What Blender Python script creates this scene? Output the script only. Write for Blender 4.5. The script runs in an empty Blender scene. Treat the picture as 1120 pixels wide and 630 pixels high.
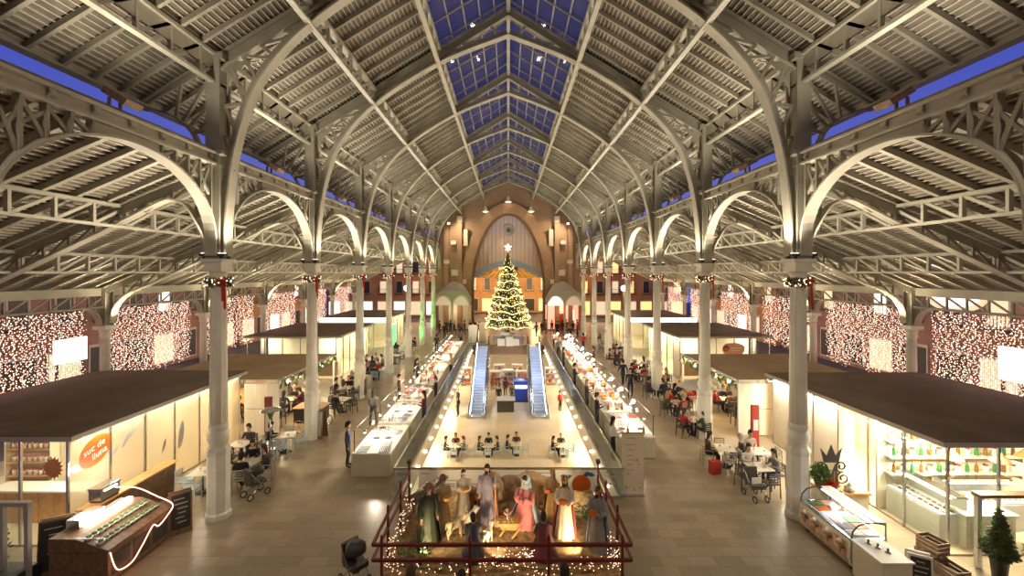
import bpy, bmesh, math, random
from mathutils import Vector, Matrix, Quaternion
R = random.Random(7)
sc = bpy.context.scene
COL = sc.collection
rad = math.radians
# ------------------------------------------------------------------ materials
def mat(name, col, rough=.6, metal=0, emit=None, es=0, noise=0, nscale=4, spec=.5, sample=True, bump=0):
    m = bpy.data.materials.new(name); m.use_nodes = True
    nt = m.node_tree; b = nt.nodes['Principled BSDF']
    c = (*col, 1)
    b.inputs['Base Color'].default_value = c
    b.inputs['Roughness'].default_value = rough
    b.inputs['Metallic'].default_value = metal
    b.inputs['Specular IOR Level'].default_value = spec
    if noise or bump:
        tc = nt.nodes.new('ShaderNodeTexCoord')
        n = nt.nodes.new('ShaderNodeTexNoise'); n.inputs['Scale'].default_value = nscale; n.inputs['Detail'].default_value = 4
        nt.links.new(tc.outputs['Object'], n.inputs['Vector'])
        if noise:
            r = nt.nodes.new('ShaderNodeValToRGB')
            r.color_ramp.elements[0].position = .3; r.color_ramp.elements[1].position = .7
            r.color_ramp.elements[0].color = (*[x*(1-noise) for x in col], 1)
            r.color_ramp.elements[1].color = (*[min(1, x*(1+noise)) for x in col], 1)
            nt.links.new(n.outputs['Fac'], r.inputs['Fac']); nt.links.new(r.outputs['Color'], b.inputs['Base Color'])
        if bump:
            bp = nt.nodes.new('ShaderNodeBump'); bp.inputs['Strength'].default_value = bump
            nt.links.new(n.outputs['Fac'], bp.inputs['Height']); nt.links.new(bp.outputs['Normal'], b.inputs['Normal'])
    if emit:
        b.inputs['Emission Color'].default_value = (*emit, 1); b.inputs['Emission Strength'].default_value = es
        if not sample: m.cycles.emission_sampling = 'NONE'
    return m
def glassmat(name, tint=(.95,.98,.96), gloss=.08, diff=0, dcol=(.8,.75,.6), transl=0):
    m = bpy.data.materials.new(name); m.use_nodes = True; nt = m.node_tree
    nt.nodes.remove(nt.nodes['Principled BSDF']); out = nt.nodes['Material Output']
    t = nt.nodes.new('ShaderNodeBsdfTransparent'); t.inputs[0].default_value = (*tint, 1)
    g = nt.nodes.new('ShaderNodeBsdfGlossy'); g.inputs['Roughness'].default_value = .06
    mx = nt.nodes.new('ShaderNodeMixShader'); mx.inputs[0].default_value = gloss
    nt.links.new(t.outputs[0], mx.inputs[1]); nt.links.new(g.outputs[0], mx.inputs[2]); last = mx
    for amt, kind in ((diff, 'ShaderNodeBsdfDiffuse'), (transl, 'ShaderNodeBsdfTranslucent')):
        if amt:
            d = nt.nodes.new(kind); d.inputs[0].default_value = (*dcol, 1)
            m2 = nt.nodes.new('ShaderNodeMixShader'); m2.inputs[0].default_value = amt
            nt.links.new(last.outputs[0], m2.inputs[1]); nt.links.new(d.outputs[0], m2.inputs[2]); last = m2
    nt.links.new(last.outputs[0], out.inputs['Surface'])
    return m
def brickmat(name, c1, c2, mortar, bw, bh, mort=.01, rough=.8, offset=.5, plane='XZ', bump=.2, noise=True):
    m = bpy.data.materials.new(name); m.use_nodes = True; nt = m.node_tree; b = nt.nodes['Principled BSDF']
    tc = nt.nodes.new('ShaderNodeTexCoord'); br = nt.nodes.new('ShaderNodeTexBrick')
    vec = tc.outputs['Object']
    if plane == 'XZ':
        s = nt.nodes.new('ShaderNodeSeparateXYZ'); c = nt.nodes.new('ShaderNodeCombineXYZ')
        nt.links.new(vec, s.inputs[0]); nt.links.new(s.outputs['X'], c.inputs['X']); nt.links.new(s.outputs['Z'], c.inputs['Y'])
        vec = c.outputs[0]
    nt.links.new(vec, br.inputs['Vector'])
    br.offset = offset
    br.inputs['Scale'].default_value = 1; br.inputs['Brick Width'].default_value = bw; br.inputs['Row Height'].default_value = bh
    br.inputs['Mortar Size'].default_value = mort
    br.inputs['Color1'].default_value = (*c1, 1); br.inputs['Color2'].default_value = (*c2, 1); br.inputs['Mortar'].default_value = (*mortar, 1)
    col = br.outputs['Color']
    if noise:
        n = nt.nodes.new('ShaderNodeTexNoise'); n.inputs['Scale'].default_value = .5; n.inputs['Detail'].default_value = 6
        nt.links.new(tc.outputs['Object'], n.inputs['Vector'])
        r = nt.nodes.new('ShaderNodeMapRange'); r.inputs['To Min'].default_value = .65; r.inputs['To Max'].default_value = 1.25
        nt.links.new(n.outputs['Fac'], r.inputs['Value'])
        mx = nt.nodes.new('ShaderNodeMix'); mx.data_type = 'RGBA'; mx.blend_type = 'MULTIPLY'; mx.inputs['Factor'].default_value = 1
        nt.links.new(col, mx.inputs['A']); nt.links.new(r.outputs[0], mx.inputs['B']); col = mx.outputs['Result']
    nt.links.new(col, b.inputs['Base Color'])
    b.inputs['Roughness'].default_value = rough
    if bump:
        bp = nt.nodes.new('ShaderNodeBump'); bp.inputs['Strength'].default_value = bump; bp.inputs['Distance'].default_value = .01; bp.invert = True
        nt.links.new(br.outputs['Fac'], bp.inputs['Height']); nt.links.new(bp.outputs['Normal'], b.inputs['Normal'])
    return m
WARM = (1, .72, .42); WHITE = (1, .9, .74)
M = {}
M['steel'] = mat('painted_steel', (.39, .37, .295), .5, noise=.12, nscale=1.5)
M['steel_dark'] = mat('painted_steel_beam', (.30, .28, .215), .55, noise=.12, nscale=1.5)
M['deck'] = mat('roof_tile', (.17, .145, .11), .85, noise=.3, nscale=2)
M['batten'] = mat('roof_batten', (.46, .42, .34), .7, noise=.15, nscale=2)
M['column'] = mat('cast_iron_white', (.78, .76, .66), .4, noise=.06, nscale=3)
M['stone'] = mat('pale_stone', (.6, .52, .40), .8, noise=.1, nscale=2)
M['floor'] = brickmat('floor_tile', (.43, .345, .23), (.335, .265, .175), (.19, .15, .10), .75, .4, .006, .28, plane='XY', bump=.05)
M['lowfloor'] = brickmat('lower_floor_tile', (.62, .50, .33), (.56, .45, .30), (.4, .32, .22), .8, .8, .006, .3, plane='XY', bump=.05, offset=0)
M['brick'] = brickmat('brick', (.36, .215, .125), (.27, .16, .095), (.34, .26, .18), .28, .08, .008, .85)
M['brick2'] = brickmat('arch_brick', (.40, .23, .125), (.31, .175, .095), (.30, .22, .15), .2, .08, .008, .85)
M['plaster'] = mat('cream_plaster', (.70, .60, .44), .8, noise=.06)
M['cream'] = mat('cream_panel', (.80, .72, .54), .45, noise=.04)
M['white'] = mat('white_paint', (.82, .79, .70), .4)
M['kroof'] = mat('kiosk_roof_sheet', (.145, .105, .07), .75, noise=.22, nscale=.7)
M['canvas'] = mat('tan_canvas', (.42, .31, .19), .85, noise=.1, nscale=1)
M['dark'] = mat('dark_metal', (.05, .045, .04), .45)
M['chrome'] = mat('brushed_steel', (.6, .6, .6), .25, 1)
M['wood'] = mat('orange_wood', (.62, .33, .10), .45, noise=.2, nscale=6)
M['brownwood'] = mat('brown_wood', (.20, .115, .06), .5, noise=.3, nscale=8)
M['chalk'] = mat('chalkboard', (.035, .033, .03), .7, noise=.3, nscale=6)
M['chalkline'] = mat('chalk_marks', (.6, .58, .52), .9)
M['orange'] = mat('orange_print', (.60, .125, .006), .5)
M['orange_backlit'] = mat('backlit_orange_print', (.80, .33, .14), .5)  # orange lightened in place of light coming through the glass
M['whiteprint'] = mat('white_print', (.9, .88, .8), .5)
M['greyprint'] = mat('grey_print', (.45, .42, .37), .6)
M['blueprint'] = mat('blue_print', (.06, .14, .36), .5)
M['red'] = mat('red_paint', (.42, .03, .025), .5)
M['rail'] = mat('dark_red_rail', (.16, .018, .014), .4)
M['maroon'] = mat('maroon_panel', (.20, .025, .03), .5)
M['pinkish'] = mat('salmon_sign', (.72, .38, .26), .5)
M['ribbon'] = mat('red_ribbon', (.55, .02, .015), .5)
M['needle'] = mat('fir_needles', (.075, .11, .035), .7, noise=.4, nscale=5)
M['leaf'] = mat('green_leaves', (.10, .19, .05), .6, noise=.4, nscale=6)
M['petal'] = mat('red_leaves', (.6, .03, .03), .5, noise=.2)
M['bark'] = mat('bark', (.14, .09, .05), .9, noise=.3)
M['rock'] = mat('brown_rock', (.42, .30, .17), .9, noise=.45, nscale=2.2, bump=.6)
M['straw'] = mat('straw_ground', (.33, .22, .10), .95, noise=.5, nscale=7, bump=.7)
M['cloth'] = mat('white_tablecloth', (.78, .74, .66), .8)
M['cloth_cream'] = mat('cream_skirt', (.56, .48, .35), .85, noise=.06)
M['globe'] = mat('lit_globe', (1, .9, .7), .3, emit=(1, .86, .6), es=9)
M['bulb'] = mat('string_bulb', (1, .8, .6), .3, emit=(1, .58, .38), es=3.2, sample=False)
M['ledwarm'] = mat('led_warm', (1, .8, .7), .3, emit=(1, .68, .52), es=1.9, sample=False)
M['ledpink'] = mat('led_pink', (1, .8, .7), .3, emit=(1, .50, .38), es=1.3, sample=False)
M['ledgold'] = mat('led_gold', (1, .8, .4), .3, emit=(1, .76, .32), es=2.2, sample=False)
M['strip'] = mat('light_strip', (1, .9, .7), .3, emit=(1, .86, .62), es=8)
M['panel'] = mat('light_panel', (1, .95, .85), .3, emit=(1, .90, .72), es=4)
M['neon'] = mat('pink_neon', (1, .5, .4), .3, emit=(1, .40, .26), es=4)
M['coolstrip'] = mat('cool_light_strip', (.9, .95, 1), .3, emit=(.80, .88, 1), es=3.5)
M['green'] = mat('green_neon', (.1, .9, .2), .3, emit=(.10, 1, .16), es=2.2)
M['star'] = mat('lit_star', (1, .9, .7), .3, emit=(1, .85, .62), es=9)
M['winlit'] = mat('lit_window', (.5, .42, .3), .3, emit=(1, .76, .46), es=.7)
M['winwhite'] = mat('bright_shopfront', (1, .95, .85), .3, emit=(1, .90, .80), es=1.15)
M['winorange'] = mat('orange_shopfront', (1, .6, .3), .3, emit=(1, .48, .16), es=1.6)
M['winviolet'] = mat('violet_shop_sign', (.5, .3, 1), .3, emit=(.36, .16, 1), es=2.0)
M['wallglow'] = mat('pink_glow_on_wall', (1, .5, .4), .3, emit=(1, .42, .28), es=.8)  # emission stands in for pinkish light falling on the canopy wall
M['house'] = mat('brown_render', (.30, .17, .12), .85, noise=.2, nscale=.8)
M['houseorange'] = mat('ochre_render', (.55, .30, .12), .85, noise=.15, nscale=.8)
M['street'] = mat('street_paving', (.12, .10, .085), .6, noise=.2, nscale=1)
M['escstep'] = mat('escalator_steps', (.42, .46, .60), .4, metal=.3)
M['escdark'] = mat('black_handrail', (.02, .02, .025), .4)
M['blue'] = mat('blue_plastic', (.02, .07, .45), .4)
M['skin'] = mat('skin', (.52, .31, .21), .55)
M['wicker'] = mat('grey_wicker', (.40, .36, .28), .7, noise=.2, nscale=30)
M['palechair'] = mat('pale_blue_chair', (.50, .60, .62), .5)
M['tabletop'] = mat('pale_table_top', (.72, .66, .54), .35)
M['icecream'] = mat('printed_ice_cream_front', (.60, .42, .26), .5, noise=.5, nscale=3.5)
M['cool_in'] = mat('chilled_tray', (.78, .82, .86), .3)
M['silverfoil'] = mat('silver_goods', (.6, .6, .62), .25, .9)
M['brown_glass'] = mat('amber_bottle', (.25, .12, .03), .2)
M['greenglass'] = mat('green_bottle', (.05, .22, .07), .2)
M['glass'] = glassmat('clear_glass')
M['balglass'] = glassmat('balustrade_glass', (.80, .85, .84), .12, .06, (.6, .6, .55))
M['frost'] = glassmat('frosted_glass', (.96, .93, .86), .05, .24, (.85, .78, .60), .24)
M['skyglass'] = glassmat('roof_glass', (.56, .52, .46), .04, .10, (.45, .45, .52), .1)
M['winglass'] = glassmat('tympanum_glass', (.55, .52, .5), .06, .78, (.60, .49, .41), .1)
M['boothglass'] = glassmat('display_glass', (.96, .98, 1), .10)
# ------------------------------------------------------------------ mesh helper
class MB:
    def __init__(s): s.v = []; s.f = []; s.m = []; s.sm = []
    def add(s, vs, fs, mi=0, smooth=False):
        o = len(s.v); s.v += [tuple(v) for v in vs]
        for f in fs: s.f.append([i+o for i in f]); s.m.append(mi); s.sm.append(smooth)
        return s
    def box(s, x0, x1, y0, y1, z0, z1, mi=0):
        vs = [(x0,y0,z0),(x1,y0,z0),(x1,y1,z0),(x0,y1,z0),(x0,y0,z1),(x1,y0,z1),(x1,y1,z1),(x0,y1,z1)]
        return s.add(vs, [(0,3,2,1),(4,5,6,7),(0,1,5,4),(1,2,6,5),(2,3,7,6),(3,0,4,7)], mi)
    def cbox(s, c, d, mi=0, rz=0, rx=0):
        mt = Matrix.Rotation(rz, 3, 'Z') @ Matrix.Rotation(rx, 3, 'X')
        vs = []
        for k in (-.5, .5):
            for (i, j) in ((-.5,-.5),(.5,-.5),(.5,.5),(-.5,.5)):
                vs.append(Vector(c) + mt @ Vector((i*d[0], j*d[1], k*d[2])))
        return s.add(vs, [(0,3,2,1),(4,5,6,7),(0,1,5,4),(1,2,6,5),(2,3,7,6),(3,0,4,7)], mi)
    def bar(s, p, q, w, h, mi=0, up=(0,0,1)):
        p, q = Vector(p), Vector(q); d = (q-p)
        if d.length < 1e-6: return s
        d.normalize(); u = Vector(up)
        if abs(d.dot(u)) > .98: u = Vector((0,1,0)) if abs(d.y) < .9 else Vector((1,0,0))
        a = d.cross(u).normalized(); b = a.cross(d).normalized()
        vs = []
        for e in (p, q):
            for (i, j) in ((-1,-1),(1,-1),(1,1),(-1,1)): vs.append(e + a*(i*w/2) + b*(j*h/2))
        return s.add(vs, [(0,3,2,1),(4,5,6,7),(0,1,5,4),(1,2,6,5),(2,3,7,6),(3,0,4,7)], mi)
    def sweep(s, pts, ax, w, t, mi=0, closed=False, smooth=False):
        """flat strip along pts: width w along the fixed axis ax, thickness t perpendicular to it."""
        pts = [Vector(p) for p in pts]; ax = Vector(ax).normalized(); n = len(pts); vs = []
        for i, p in enumerate(pts):
            a = pts[(i-1) % n] if closed else pts[max(0, i-1)]; b = pts[(i+1) % n] if closed else pts[min(n-1, i+1)]
            d = (b-a).normalized(); nn = ax.cross(d).normalized()
            for (i1, j) in ((-1,-1),(1,-1),(1,1),(-1,1)): vs.append(p + ax*(i1*w/2) + nn*(j*t/2))
        fs = []
        for i in range(n if closed else n-1):
            k = (i+1) % n
            for j in range(4): fs.append((i*4+j, i*4+(j+1) % 4, k*4+(j+1) % 4, k*4+j))
        if not closed: fs += [(3,2,1,0), tuple((n-1)*4+j for j in range(4))]
        return s.add(vs, fs, mi, smooth)
    def tube(s, pts, r, n=6, mi=0, closed=False, smooth=True):
        pts = [Vector(p) for p in pts]; N = len(pts); vs = []; ref = None
        rr = r if isinstance(r, (list, tuple)) else [r]*N
        for i, p in enumerate(pts):
            a = pts[(i-1) % N] if closed else pts[max(0, i-1)]; b = pts[(i+1) % N] if closed else pts[min(N-1, i+1)]
            d = (b-a)
            d = d.normalized() if d.length > 1e-9 else Vector((0,0,1))
            if ref is None: ref = Vector((0,0,1)) if abs(d.z) < .9 else Vector((1,0,0))
            u = ref - d*ref.dot(d)
            if u.length < 1e-3: u = d.orthogonal()
            u.normalize(); ref = u; w = d.cross(u)
            for k in range(n):
                t = 2*math.pi*k/n; vs.append(p + (u*math.cos(t)+w*math.sin(t))*rr[i])
        fs = []
        for i in range(N if closed else N-1):
            j = (i+1) % N
            for k in range(n): fs.append((i*n+k, i*n+(k+1) % n, j*n+(k+1) % n, j*n+k))
        s.add(vs, fs, mi, smooth)
        if not closed:
            s.add([vs[k] for k in range(n)], [tuple(range(n))[::-1]], mi); s.add([vs[(N-1)*n+k] for k in range(n)], [tuple(range(n))], mi)
        return s
    def lathe(s, prof, n=16, c=(0,0,0), mi=0, ph=0, smooth=True, cap=True):
        vs = []
        for (r, z) in prof:
            for k in range(n):
                t = ph+2*math.pi*k/n; vs.append((c[0]+r*math.cos(t), c[1]+r*math.sin(t), c[2]+z))
        fs = []
        for i in range(len(prof)-1):
            for k in range(n): fs.append((i*n+k, i*n+(k+1) % n, (i+1)*n+(k+1) % n, (i+1)*n+k))
        s.add(vs, fs, mi, smooth)
        if cap:
            s.add(vs[:n], [tuple(range(n))[::-1]], mi); s.add(vs[-n:], [tuple(range(n))], mi)
        return s
    def octa(s, c, r, mi=0):
        x, y, z = c
        return s.add([(x+r,y,z),(x-r,y,z),(x,y+r,z),(x,y-r,z),(x,y,z+r),(x,y,z-r)],
                     [(0,2,4),(2,1,4),(1,3,4),(3,0,4),(2,0,5),(1,2,5),(3,1,5),(0,3,5)], mi)
    def ball(s, c, r, n=10, mi=0, sc_=(1,1,1), wob=0, seed=0):
        rg = random.Random(seed); m = n//2; vs = []
        for i in range(m+1):
            ph = math.pi*i/m
            for k in range(n):
                t = 2*math.pi*k/n; q = r*(1+(rg.random()-.5)*wob if 0 < i < m else 1)
                vs.append((c[0]+q*sc_[0]*math.sin(ph)*math.cos(t), c[1]+q*sc_[1]*math.sin(ph)*math.sin(t), c[2]+q*sc_[2]*math.cos(ph)))
        fs = []
        for i in range(m):
            for k in range(n): fs.append((i*n+k, (i+1)*n+k, (i+1)*n+(k+1) % n, i*n+(k+1) % n))
        return s.add(vs, fs, mi, True)
    def ext(s, poly, a, b, plane='XZ', mi=0):
        """extrude a polygon from a to b along the axis normal to plane."""
        def P(u, v, w): return {'XZ': (u, w, v), 'YZ': (w, u, v), 'XY': (u, v, w)}[plane]
        n = len(poly); vs = [P(u, v, a) for u, v in poly]+[P(u, v, b) for u, v in poly]
        fs = [tuple(range(n)), tuple(range(n, 2*n))[::-1]]+[(i, i+n, (i+1) % n+n, (i+1) % n) for i in range(n)]
        return s.add(vs, fs, mi)
    def build(s, name, mats, parent=None, loc=None, recalc=True):
        me = bpy.data.meshes.new(name); me.from_pydata(s.v, [], s.f)
        mats = mats if isinstance(mats, (list, tuple)) else [mats]
        for q in mats: me.materials.append(M[q] if isinstance(q, str) else q)
        me.polygons.foreach_set('material_index', s.m); me.polygons.foreach_set('use_smooth', s.sm)
        if recalc:
            bm = bmesh.new(); bm.from_mesh(me); bmesh.ops.remove_doubles(bm, verts=bm.verts, dist=1e-5) if len(s.v) < 3000 else None
            bmesh.ops.recalc_face_normals(bm, faces=bm.faces); bm.to_mesh(me); bm.free()
        me.update()
        o = bpy.data.objects.new(name, me); COL.objects.link(o)
        if parent: o.parent = parent
        if loc: o.location = loc
        return o
def tag(o, label=None, cat=None, group=None, kind=None):
    if label: o['label'] = label
    if cat: o['category'] = cat
    if group: o['group'] = group
    if kind: o['kind'] = kind
    return o
def thing(name, loc=(0,0,0), rz=0, label=None, cat=None, group=None, kind=None):
    o = bpy.data.objects.new(name, None); COL.objects.link(o); o.empty_display_size = .2
    o.location = loc; o.rotation_euler = (0, 0, rz)
    return tag(o, label, cat, group, kind)
def clone(root, loc, rz=0, label=None, group=None, scale=None):
    r = root.copy(); COL.objects.link(r); r.location = loc; r.rotation_euler = (0, 0, rz)
    if scale: r.scale = scale
    if label: r['label'] = label
    if group: r['group'] = group
    def rec(a, b):
        for ch in list(a.children):
            if ch.type == 'LIGHT': continue
            c = ch.copy(); COL.objects.link(c); c.parent = b; rec(ch, c)
    rec(root, r)
    return r
def struct(o, label=None, cat=None): return tag(o, label, cat, kind='structure')
def crom(P, n=8):
    P = [Vector(p) for p in P]; out = []
    for i in range(len(P)-1):
        p0 = P[max(0, i-1)]; p1 = P[i]; p2 = P[i+1]; p3 = P[min(len(P)-1, i+2)]
        for k in range(n):
            t = k/n
            out.append(.5*((2*p1)+(p2-p0)*t+(2*p0-5*p1+4*p2-p3)*t*t+(3*p1-p0-3*p2+p3)*t**3))
    return out+[P[-1]]
def light(kind, loc, power, col=WARM, size=.2, target=None, spot=None, blend=.6, size_y=None):
    d = bpy.data.lights.new(kind.lower()+'_lamp', kind); d.energy = power; d.color = col
    if kind == 'AREA':
        d.size = size
        if size_y: d.shape = 'RECTANGLE'; d.size_y = size_y
    else: d.shadow_soft_size = size
    if kind == 'SPOT': d.spot_size = rad(spot); d.spot_blend = blend
    o = bpy.data.objects.new(d.name, d); COL.objects.link(o); o.location = loc
    if target: o.rotation_euler = (Vector(target)-Vector(loc)).to_track_quat('-Z', 'Y').to_euler()
    return o
def textmesh(name, body, size, mtx, material, parent, depth=.004, shear=0):
    cu = bpy.data.curves.new(name, 'FONT'); cu.body = body; cu.size = size; cu.extrude = depth; cu.align_x = 'CENTER'; cu.align_y = 'CENTER'; cu.shear = shear
    t = bpy.data.objects.new(name+'_tmp', cu); COL.objects.link(t)
    dg = bpy.context.evaluated_depsgraph_get(); me = bpy.data.meshes.new_from_object(t.evaluated_get(dg))
    bpy.data.objects.remove(t); me.transform(mtx); me.materials.clear(); me.materials.append(M[material])
    o = bpy.data.objects.new(name, me); COL.objects.link(o); o.parent = parent
    return o
# ------------------------------------------------------------------ camera and sky
EYE = 7.83; F = 460.0
cam = bpy.data.cameras.new('camera'); co = bpy.data.objects.new('camera', cam); COL.objects.link(co)
co.location = (0, 0, EYE); co.rotation_euler = (rad(90), 0, 0)
cam.sensor_width = 36; cam.lens = F/1120*36; cam.shift_x = 4/1120; cam.shift_y = -17/1120; cam.clip_end = 400; cam.clip_start = .05
sc.camera = co
w = bpy.data.worlds.new('dusk_sky'); sc.world = w; w.use_nodes = True; nt = w.node_tree
bg = nt.nodes['Background']; tc = nt.nodes.new('ShaderNodeTexCoord'); sp = nt.nodes.new('ShaderNodeSeparateXYZ'); rp = nt.nodes.new('ShaderNodeValToRGB')
nt.links.new(tc.outputs['Generated'], sp.inputs[0]); nt.links.new(sp.outputs['Z'], rp.inputs['Fac']); nt.links.new(rp.outputs['Color'], bg.inputs['Color'])
rp.color_ramp.elements[0].position = .06; rp.color_ramp.elements[0].color = (.14, .15, .42, 1)
rp.color_ramp.elements[1].position = .42; rp.color_ramp.elements[1].color = (.026, .052, .40, 1)
bg.inputs['Strength'].default_value = 1.0
sc.view_settings.view_transform = 'Standard'; sc.view_settings.look = 'None'; sc.view_settings.gamma = 1; sc.view_settings.use_curve_mapping = False
sc.view_settings.exposure = .25
try:
    sc.cycles.use_denoising = True; sc.cycles.sample_clamp_indirect = 4; sc.cycles.max_bounces = 8; sc.cycles.transparent_max_bounces = 24
except Exception: pass
ORD = ['nearest', 'second', 'third', 'fourth', 'fifth', 'sixth', 'farthest']
Y0, DY = 13.5, 6.42
def YK(k): return Y0+DY*k
W = 9.3; WO = 19.1; YW = 57.0
# ------------------------------------------------------------------ floors and pit
PX, PY0, PY1 = 3.95, 14.55, 45.3
LZ = -4.5
m = MB()
for a in ((-21, 21, -3, PY0), (-21, 21, PY1, 66), (-21, -PX, PY0, PY1), (PX, 21, PY0, PY1)): m.box(*a, -.55, 0)
struct(m.build('floor', 'floor'))
m = MB()
for a in ((-60, -21, 0, 110), (21, 60, 0, 110), (-21, 21, 66, 110)): m.box(*a, -.5, -.1)
struct(m.build('ground_street', 'street'))
struct(MB().box(-9, 9, 13, 52, LZ-.2, LZ).build('floor_lower', 'lowfloor'))
struct(MB().box(-9, 9, 51.8, 52.1, LZ, -.55).build('wall_lower_back', 'plaster'))
struct(MB().box(-9.2, -9, 13, 52, LZ, -.55).build('wall_lower_left', 'plaster'))
struct(MB().box(9, 9.2, 13, 52, LZ, -.55).build('wall_lower_right', 'plaster'))
m = MB()
m.box(-PX-.02, -PX+.1, PY0, PY1, -.9, .02); m.box(PX-.1, PX+.02, PY0, PY1, -.9, .02); m.box(-PX, PX, PY0-.02, PY0+.1, -.9, .02)
struct(m.build('trim_1', 'cream'))
struct(MB().box(-PX, PX, PY1-.1, PY1+.05, -1.0, .02).build('trim_2', 'brownwood'))
# ------------------------------------------------------------------ roofs
def zm(x): return 20.4-.613*abs(x)
def za(x): return 11.36-.43*(abs(x)-W)
XS, XE = 3.3, 11.77
def roof(name, x0, x1, zf, side, y0, y1, nb, nr, rw, rh, rmat):
    s = side; th = .08
    m = MB()
    top = .22
    m.ext([(s*x0, zf(x0)+top), (s*x1, zf(x1)+top), (s*x1, zf(x1)+top+th), (s*x0, zf(x0)+top+th)], y0, y1, 'XZ', 0)
    for i in range(nb):
        x = x0+(x1-x0)*(i+.5)/nb
        m.bar((s*x, y0, zf(x)+top-.03), (s*x, y1, zf(x)+top-.03), .036, .05, 1, up=(.5*s, 0, 1))
    o = struct(m.build(name, ['deck', 'batten'], recalc=False))
    for i in range(nr):
        y = y0+(y1-y0)*(i+.5)/nr
        MB().bar((s*x0, y, zf(x0)+.08), (s*x1, y, zf(x1)+.08), rw, rh).build('rafter', rmat, o)
    return o
roof('ceiling_nave_left', XS, XE, zm, -1, -1, YW, 56, 70, .10, .15, 'steel_dark')
roof('ceiling_nave_right', XS, XE, zm, 1, -1, YW, 56, 70, .10, .15, 'steel_dark')
roof('ceiling_aisle_left', W-.1, 19.9, za, -1, -1, YW, 62, 64, .13, .16, 'steel')
roof('ceiling_aisle_right', W-.1, 19.9, za, 1, -1, YW, 62, 64, .13, .16, 'steel')
# skylight
struct(MB().box(-21, 21, -1.6, -1, 0, 20.6).build('wall_rear', 'brick'))
sk = thing('skylight', (0, 4, 18.4), 0, 'long pitched glass skylight along the ridge of the nave roof showing blue dusk sky', 'skylight')
for s in (-1, 1):
    m = MB().ext([(0, zm(0)+.2-18.4), (s*XS, zm(XS)+.2-18.4), (s*XS, zm(XS)+.22-18.4), (0, zm(0)+.22-18.4)], 0, YW-4, 'XZ')
    m.build('roof_glass', 'skyglass', sk)
    m = MB()
    for i in range(1, 5):
        x = s*XS*i/5; m.bar((x, 0, zm(x)+.14-18.4), (x, YW-4, zm(x)+.14-18.4), .06, .09)
    m.build('glazing_bars', 'steel', sk)
    m = MB()
    for i in range(36):
        y = .7+i*1.48; m.bar((0, y, zm(0)+.1-18.4), (s*XS, y, zm(XS)+.1-18.4), .05, .08)
    m.build('cross_bars', 'steel_dark', sk)
MB().box(-.09, .09, 0, YW-4, zm(0)-.28-18.4, zm(0)+.12-18.4).build('ridge_beam', 'steel', sk)
# lattice purlins running the length of the roof
def purlin(label, x, zt, h, tilt=0, plate=False, y1=YW, group=None):
    t = thing('lattice_purlin', (x, 4, zt-h), 0, label, 'purlin', group)
    L = y1-4; s = 1 if x > 0 else -1
    MB().box(-.13, .13, 0, L, h-.1, h).build('top_rail', 'steel', t)
    if plate: MB().box(-.03, .03, 0, L, h-.55, h-.05).build('plate', 'steel', t)
    MB().box(-.10, .10, 0, L, 0, .08).build('bottom_rail', 'steel', t)
    m = MB(); n = int(L/1.07)
    for i in range(n):
        a = L*i/n; b = L*(i+1)/n
        m.bar((0, a, .05), (0, a, h-.05), .12, .08); m.bar((0, a, .05), (0, b, h-.05), .06, .09)
    m.build('lattice', 'steel', t)
    return t
for s, nm in ((-1, 'left'), (1, 'right')):
    purlin(f'steel lattice purlin along the {nm} edge of the ridge skylight', s*XS, zm(XS)+.05, .75)
    purlin(f'steel lattice purlin halfway up the {nm} slope of the nave roof', s*6.35, zm(6.35)+.02, .8)
    purlin(f'deep plated lattice beam above the {nm} row of nave piers', s*W, zm(W)+.05, .95, plate=True)
    purlin(f'upper lattice purlin under the {nm} aisle roof nearer the nave', s*12.5, za(12.5)+.02, .75)
    purlin(f'lower lattice purlin under the {nm} aisle roof nearer the street', s*15.9, za(15.9)+.02, .75)
    e = thing('eave_beam', (s*XE, 4, zm(XE)+.26), 0, f'plain riveted eave beam along the outer edge of the {nm} nave roof', 'beam')
    MB().box(-.16, .16, 0, YW-4, .14, .20).build('top_flange', 'steel', e); MB().box(-.03, .03, 0, YW-4, -.2, .14).build('web', 'steel', e); MB().box(-.16, .16, 0, YW-4, -.26, -.2).build('bottom_flange', 'steel', e)
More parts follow.
